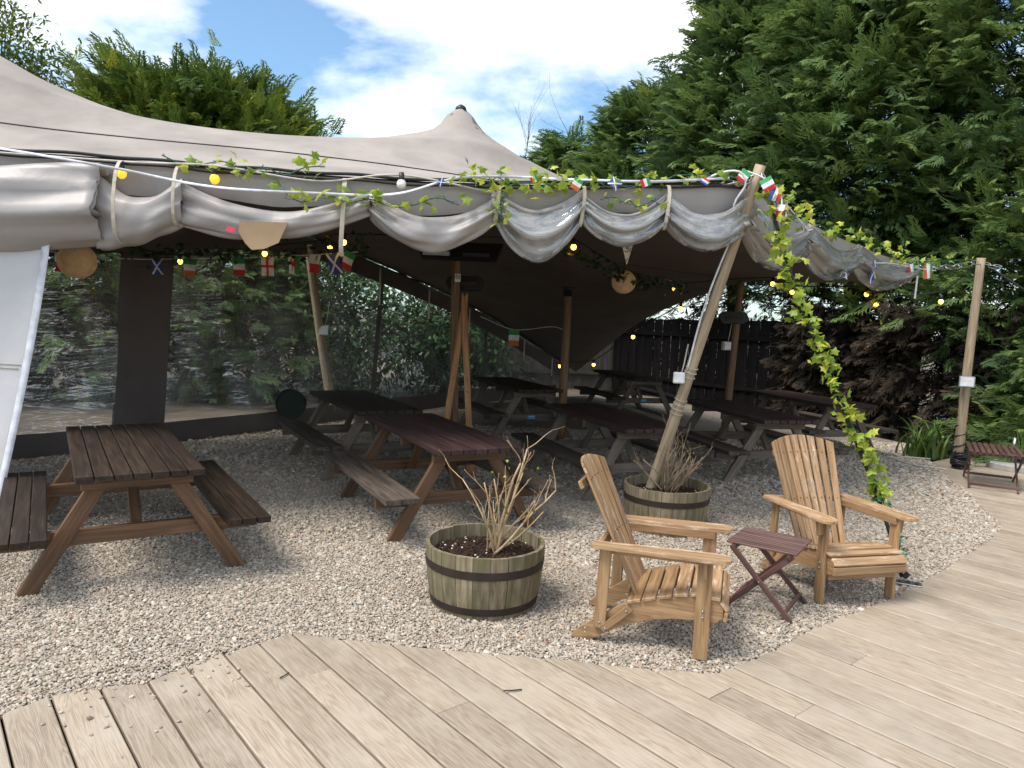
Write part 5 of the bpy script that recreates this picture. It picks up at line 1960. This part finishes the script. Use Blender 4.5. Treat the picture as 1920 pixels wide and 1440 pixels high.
def conifer(loc, H, R, nlimb, per, label, mat, seed, az=(0, 2 * PI), size=(0.32, 0.62), prof=None, up=(0.15, 0.55), hmin=0.06, tilt=(0, 0), gold=0.0, sweep=0.0, group=None, trunk_r=0.2, name='conifer_tree', bare=0.0):
    g_ = np.random.default_rng(seed)
    r = empty(name, loc, 0, label, 'tree', group)
    prof = prof or (lambda t: (1 - t) ** 0.62 * (0.75 + 0.25 * min(1, t * 6)))
    P, D, S, Tn, limbs = [], [], [], [], []
    for i in range(nlimb):
        t = hmin + (0.985 - hmin) * g_.random() ** 0.92
        a = g_.uniform(*az)
        rad = R * prof(t) * g_.uniform(0.72, 1.12)
        u = g_.uniform(*up)
        d = np.array([math.cos(a), math.sin(a), u])
        p0 = np.array([tilt[0] * t, tilt[1] * t, H * t - 0.25 * rad * u])
        p1 = p0 + d * rad
        limbs.append((p0, p1, rad))
        base = g_.normal(0.46, 0.16)
        m = max(4, int(per * (0.35 + rad / R)))
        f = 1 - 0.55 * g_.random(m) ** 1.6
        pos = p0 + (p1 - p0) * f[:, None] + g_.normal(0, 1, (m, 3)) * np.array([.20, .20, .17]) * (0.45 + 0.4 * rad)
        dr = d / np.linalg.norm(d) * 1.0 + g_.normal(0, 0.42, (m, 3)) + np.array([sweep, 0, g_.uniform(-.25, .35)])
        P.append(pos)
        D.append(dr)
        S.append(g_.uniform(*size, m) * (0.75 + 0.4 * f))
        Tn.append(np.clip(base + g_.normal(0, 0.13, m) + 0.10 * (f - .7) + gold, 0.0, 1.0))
    P, D, S, Tn = np.vstack(P), np.vstack(D), np.concatenate(S), np.concatenate(Tn)
    V, T, ti = assemble(SPR, P, D, S, Tn, g_.normal(0, 0.5, len(P)))
    link('crown', tri_mesh('crown', V, T, mat, ti), r)
    n = 10
    pts = [(tilt[0] * k_ / n + 0.05 * math.sin(k_), tilt[1] * k_ / n, H * 0.96 * k_ / n - 0.05) for k_ in range(n + 1)]
    tubes('trunk', [(pts, [trunk_r * (1 - 0.93 * k_ / n) for k_ in range(n + 1)])], M['bark'], r, 9)
    lst = [([tuple(p0 * .9 + p1 * .1), tuple((p0 + p1) / 2 + np.array([0, 0, -0.08 * rd])), tuple(p1)], [0.03 + .008 * rd, 0.02, 0.006]) for p0, p1, rd in limbs[::3]]
    tubes('limbs', lst, M['bark'], r, 5)
    return r


HG = 'tall conifers at the right'
col_prof = lambda t: (1 - max(0, t - 0.55) / 0.45 * 0.85) * (0.88 + 0.12 * math.sin(9 * t))
FR = (PI * 0.72, PI * 1.85)
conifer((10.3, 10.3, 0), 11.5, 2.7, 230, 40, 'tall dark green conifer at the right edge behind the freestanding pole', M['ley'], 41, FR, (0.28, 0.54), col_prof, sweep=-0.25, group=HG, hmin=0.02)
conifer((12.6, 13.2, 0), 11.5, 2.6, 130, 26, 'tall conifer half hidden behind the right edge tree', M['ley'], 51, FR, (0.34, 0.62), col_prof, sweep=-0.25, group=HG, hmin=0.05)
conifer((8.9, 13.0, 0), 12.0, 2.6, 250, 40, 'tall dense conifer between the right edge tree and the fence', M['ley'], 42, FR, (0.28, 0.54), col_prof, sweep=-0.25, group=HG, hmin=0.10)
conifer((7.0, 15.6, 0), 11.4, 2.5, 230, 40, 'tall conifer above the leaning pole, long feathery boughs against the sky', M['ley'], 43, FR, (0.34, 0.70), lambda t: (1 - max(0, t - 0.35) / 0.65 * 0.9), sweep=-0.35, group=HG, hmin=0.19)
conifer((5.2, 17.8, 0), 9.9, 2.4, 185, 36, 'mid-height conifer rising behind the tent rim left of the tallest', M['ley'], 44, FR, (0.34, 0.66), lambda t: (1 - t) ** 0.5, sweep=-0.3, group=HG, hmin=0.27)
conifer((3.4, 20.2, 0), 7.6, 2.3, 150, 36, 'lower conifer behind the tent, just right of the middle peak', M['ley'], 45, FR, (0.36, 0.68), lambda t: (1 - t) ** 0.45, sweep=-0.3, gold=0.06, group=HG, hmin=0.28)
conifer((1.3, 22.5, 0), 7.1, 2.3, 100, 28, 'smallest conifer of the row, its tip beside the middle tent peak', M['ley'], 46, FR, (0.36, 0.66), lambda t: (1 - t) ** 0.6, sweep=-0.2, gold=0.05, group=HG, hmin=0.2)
conifer((-7.4, 17.5, 0), 6.0, 3.05, 270, 42, 'olive green bushy conifer behind the left canopy, golden tips', M['ley_gold'], 47, (PI * 0.95, PI * 2.1), (0.32, 0.60), lambda t: math.sqrt(max(0, 1 - t ** 2.2)), (0.45, 1.15), 0.3, gold=0.0, trunk_r=0.3)
conifer((-5.3, 18.2, 0), 5.2, 1.6, 50, 26, 'low golden conifer bough sticking out right of the bushy one', M['ley_gold'], 48, (PI * 1.2, PI * 2.2), (0.40, 0.75), lambda t: math.sqrt(max(0, 1 - t ** 2)), (0.2, 0.6), 0.5, gold=0.1, trunk_r=0.15)
conifer((-9.4, 14.6, 0), 3.9, 3.2, 100, 20, 'scruffy brown-green conifer hedge seen through the left clear sheet', M['ley'], 49, (PI * 1.1, PI * 2.1), (0.30, 0.6), lambda t: (1 - t ** 3), (-0.1, 0.4), 0.03, gold=-0.30)
conifer((-6.2, 15.2, 0), 3.6, 2.4, 80, 20, 'brownish conifer hedge seen through the clear wall beside the laurel', M['ley'], 50, (PI * 1.1, PI * 2.1), (0.30, 0.6), lambda t: (1 - t ** 3), (-0.1, 0.4), 0.03, gold=-0.20)


def twig_hedge(a, b, h, depth, n, label, seed, tint=(0.0, 1.0)):
    """brown dead interior of the hedge: fans of dead sprays plus branchlets"""
    g_ = np.random.default_rng(seed)
    r = empty('dead_hedge', (a[0], a[1], 0), 0, label, 'hedge')
    A, B = np.array([0, 0, 0.0]), np.array([b[0] - a[0], b[1] - a[1], 0])
    d = B / np.linalg.norm(B)
    nrm = np.array([d[1], -d[0], 0])
    if nrm[1] > 0:
        nrm = -nrm
    t = g_.random(n)
    f = g_.random(n) ** 0.8
    P = A + B * t[:, None] + nrm * (depth * (f - 0.6) + 0.22 * np.sin(t * 17))[:, None] + np.c_[np.zeros(n), np.zeros(n), h * g_.random(n) ** 0.85]
    D = nrm * 0.9 + g_.normal(0, .5, (n, 3)) + np.array([0, 0, -0.25])
    S = g_.uniform(.30, .62, n)
    V, T, ti = assemble(SPR, P, D, S, np.clip(g_.normal(.5, .22, n), *tint), g_.normal(0, .8, n))
    link('dead_foliage', tri_mesh('dead_foliage', V, T, M['dead'], ti), r)
    lst = []
    for i in range(150):
        t_ = g_.random()
        p = A + B * t_ + np.array([0, 0, g_.uniform(.1, h)])
        q = p + (nrm * g_.uniform(.3, .8) + d * g_.normal(0, .45) + np.array([0, 0, g_.normal(-.1, .22)])) * depth
        lst.append(([tuple(p - nrm * depth * .3), tuple((p + q) / 2 + np.array([0, 0, .05])), tuple(q)], [0.016, .009, .004]))
    tubes('dead_branches', lst, M['bark'], r, 4)


twig_hedge((8.1, 10.9), (5.6, 15.0), 2.25, 0.9, 1700, 'brown dead lower hedge between the fence and the right pole', 61)
twig_hedge((6.9, 15.2), (3.1, 20.4), 3.4, 0.6, 800, 'dark bare branches above the board fence behind the tent', 62)

twig_hedge((-11.5, 12.4), (-4.6, 14.9), 2.4, 1.1, 1300, 'brown-green hedge bottom seen through the left clear sheets', 64)
# green low growth at the right base of hedge
conifer((8.6, 10.2, 0), 1.9, 1.7, 60, 26, 'low green conifer growth at the foot of right edge tree', M['ley'], 63, FR, (0.28, 0.5), lambda t: 1 - .5 * t, (-.1, .3), 0.02, group=None, trunk_r=0.06, name='conifer_shrub')


def leafy(loc, n, rx, ry, rz_, label, mat, seed, size=(0.10, 0.18), name='laurel_bush', cat='bush', clumps=40, trunk=True, H0=0.0, cl=0.35):
    g_ = np.random.default_rng(seed)
    r = empty(name, loc, 0, label, cat)
    c_ = g_.normal(0, 1, (clumps, 3))
    c_ /= np.linalg.norm(c_, axis=1, keepdims=True)
    c_ *= g_.uniform(.45, 1.0, (clumps, 1))
    k_ = g_.integers(0, clumps, n)
    base = np.array([0, 0, H0 + rz_ * 0.95])
    P = base + c_[k_] * np.array([rx, ry, rz_]) + g_.normal(0, 1, (n, 3)) * cl * np.array([1, 1, .8])
    P[:, 2] = np.maximum(P[:, 2], 0.05)
    out = P - base
    D = out / (np.linalg.norm(out, axis=1, keepdims=True) + .01) * .5 + g_.normal(0, .55, (n, 3)) + np.array([0, -.25, -.15])
    ti = np.clip(g_.normal(.45, .22, n) + g_.normal(0, .12, clumps)[k_], 0, 1)
    V, T, ti = assemble([LEAF], P, D, g_.uniform(*size, n), ti, g_.normal(0, .6, n))
    link('foliage', tri_mesh('foliage', V, T, mat, ti), r)
    lst = []
    for i in range(min(clumps, 26)):
        q = base + c_[i] * np.array([rx, ry, rz_])
        lst.append(([(g_.normal(0, .08), g_.normal(0, .08), 0), tuple(q * np.array([.35, .35, .5])), tuple(q)], [0.05, .03, .008]))
    tubes('stems', lst, M['bark'], r, 5)
    return r


leafy((-3.6, 15.4, 0), 6500, 1.4, 0.8, 1.5, 'glossy laurel bush behind the clear wall, left of two', M['laurel'], 71, (0.12, 0.21), clumps=80)
leafy((-1.5, 16.9, 0), 6500, 1.6, 0.8, 1.4, 'glossy laurel bush behind the clear wall, right of two', M['laurel'], 72, (0.12, 0.21), clumps=80)
leafy((-8.95, 12.6, 0), 8000, 1.0, 1.2, 1.15, 'yellow-green broadleaf tree at the top left corner', M['decid'], 73, (0.07, 0.13), 'broadleaf_tree', 'tree', 46, True, 4.3, .24)
leafy((-10.6, 16.0, 0), 2600, 1.2, 1.0, 0.8, 'leafy shrub tops rising behind the far left canopy', M['decid'], 74, (0.07, 0.13), 'broadleaf_tree', 'tree', 36, True, 4.0, .24)


# bare winter trees behind, right of the middle peak
def bare_tree(loc, H, label, seed, mat):
    rd = random.Random(seed)
    r = empty('bare_tree', loc, 0, label, 'tree')
    acc = []

    def br(p, d, L, rad, dep):
        pts, rr = [tuple(p)], [rad]
        q = Vector(p)
        dd_ = Vector(d)
        n = 5
        for i in range(n):
            dd_ = (dd_ + Vector((rd.gauss(0, .12), rd.gauss(0, .12), rd.gauss(.05, .06)))).normalized()
            q = q + dd_ * L / n
            pts.append(tuple(q))
            rr.append(rad * (1 - .6 * (i + 1) / n))
            if dep < 3 and i > 0 and rd.random() < .8:
                nd = (dd_ + Vector((rd.gauss(0, .55), rd.gauss(0, .55), rd.gauss(.1, .2)))).normalized()
                br(q, nd, L * rd.uniform(.35, .6), rr[-1] * .6, dep + 1)
        acc.append((pts, rr))
    br((0, 0, 0), (0, 0, 1), H, 0.09, 0)
    tubes('trunk', acc[-1:], mat, r, 7)
    tubes('twigs', acc[:-1], mat, r, 4)


bare_tree((1.0, 24.5, 0), 6.7, 'bare reddish twigs showing above conifers right of the middle peak', 81, M['bark'])
bare_tree((2.4, 25.5, 0), 7.3, 'taller bare twiggy tree against the white sky left of the conifers', 82, M['bark'])

# strap-leaved plant at the right pole
sp = empty('strap_leaf_plant', (5.95, 10.55, 0), 0, 'green strap-leaved plant growing by the hedge left of right-hand pole', 'plant')
for i in range(70):
    a = random.uniform(0, 6.28)
    L = random.uniform(.45, .85)
    w = random.uniform(.012, .022)
    c0 = Vector((random.gauss(0, .13), random.gauss(0, .10), 0))
    bend = random.uniform(.15, .75)
    V = []
    for k_ in range(7):
        t = k_ / 6
        rr = L * bend * t * t * 0.9 + 0.05 * t
        z_ = L * (t - bend * .75 * t ** 2.6)
        ww = w * (1 - t ** 2.2) + .001
        ct, st_ = math.cos(a), math.sin(a)
        V += [(c0.x + ct * rr - st_ * ww, c0.y + st_ * rr + ct * ww, z_), (c0.x + ct * rr + st_ * ww, c0.y + st_ * rr - ct * ww, z_)]
    part('blade_leaf', V, grid_faces(7, 2), M['blade'], sp, smooth=True)
leafy((6.6, 10.75, 0), 500, 0.5, 0.25, 0.22, 'low leafy ground plants behind the strap-leaved plant', M['laurel'], 75, (0.05, 0.09), 'low_plant', 'plant', 16, cl=.12)
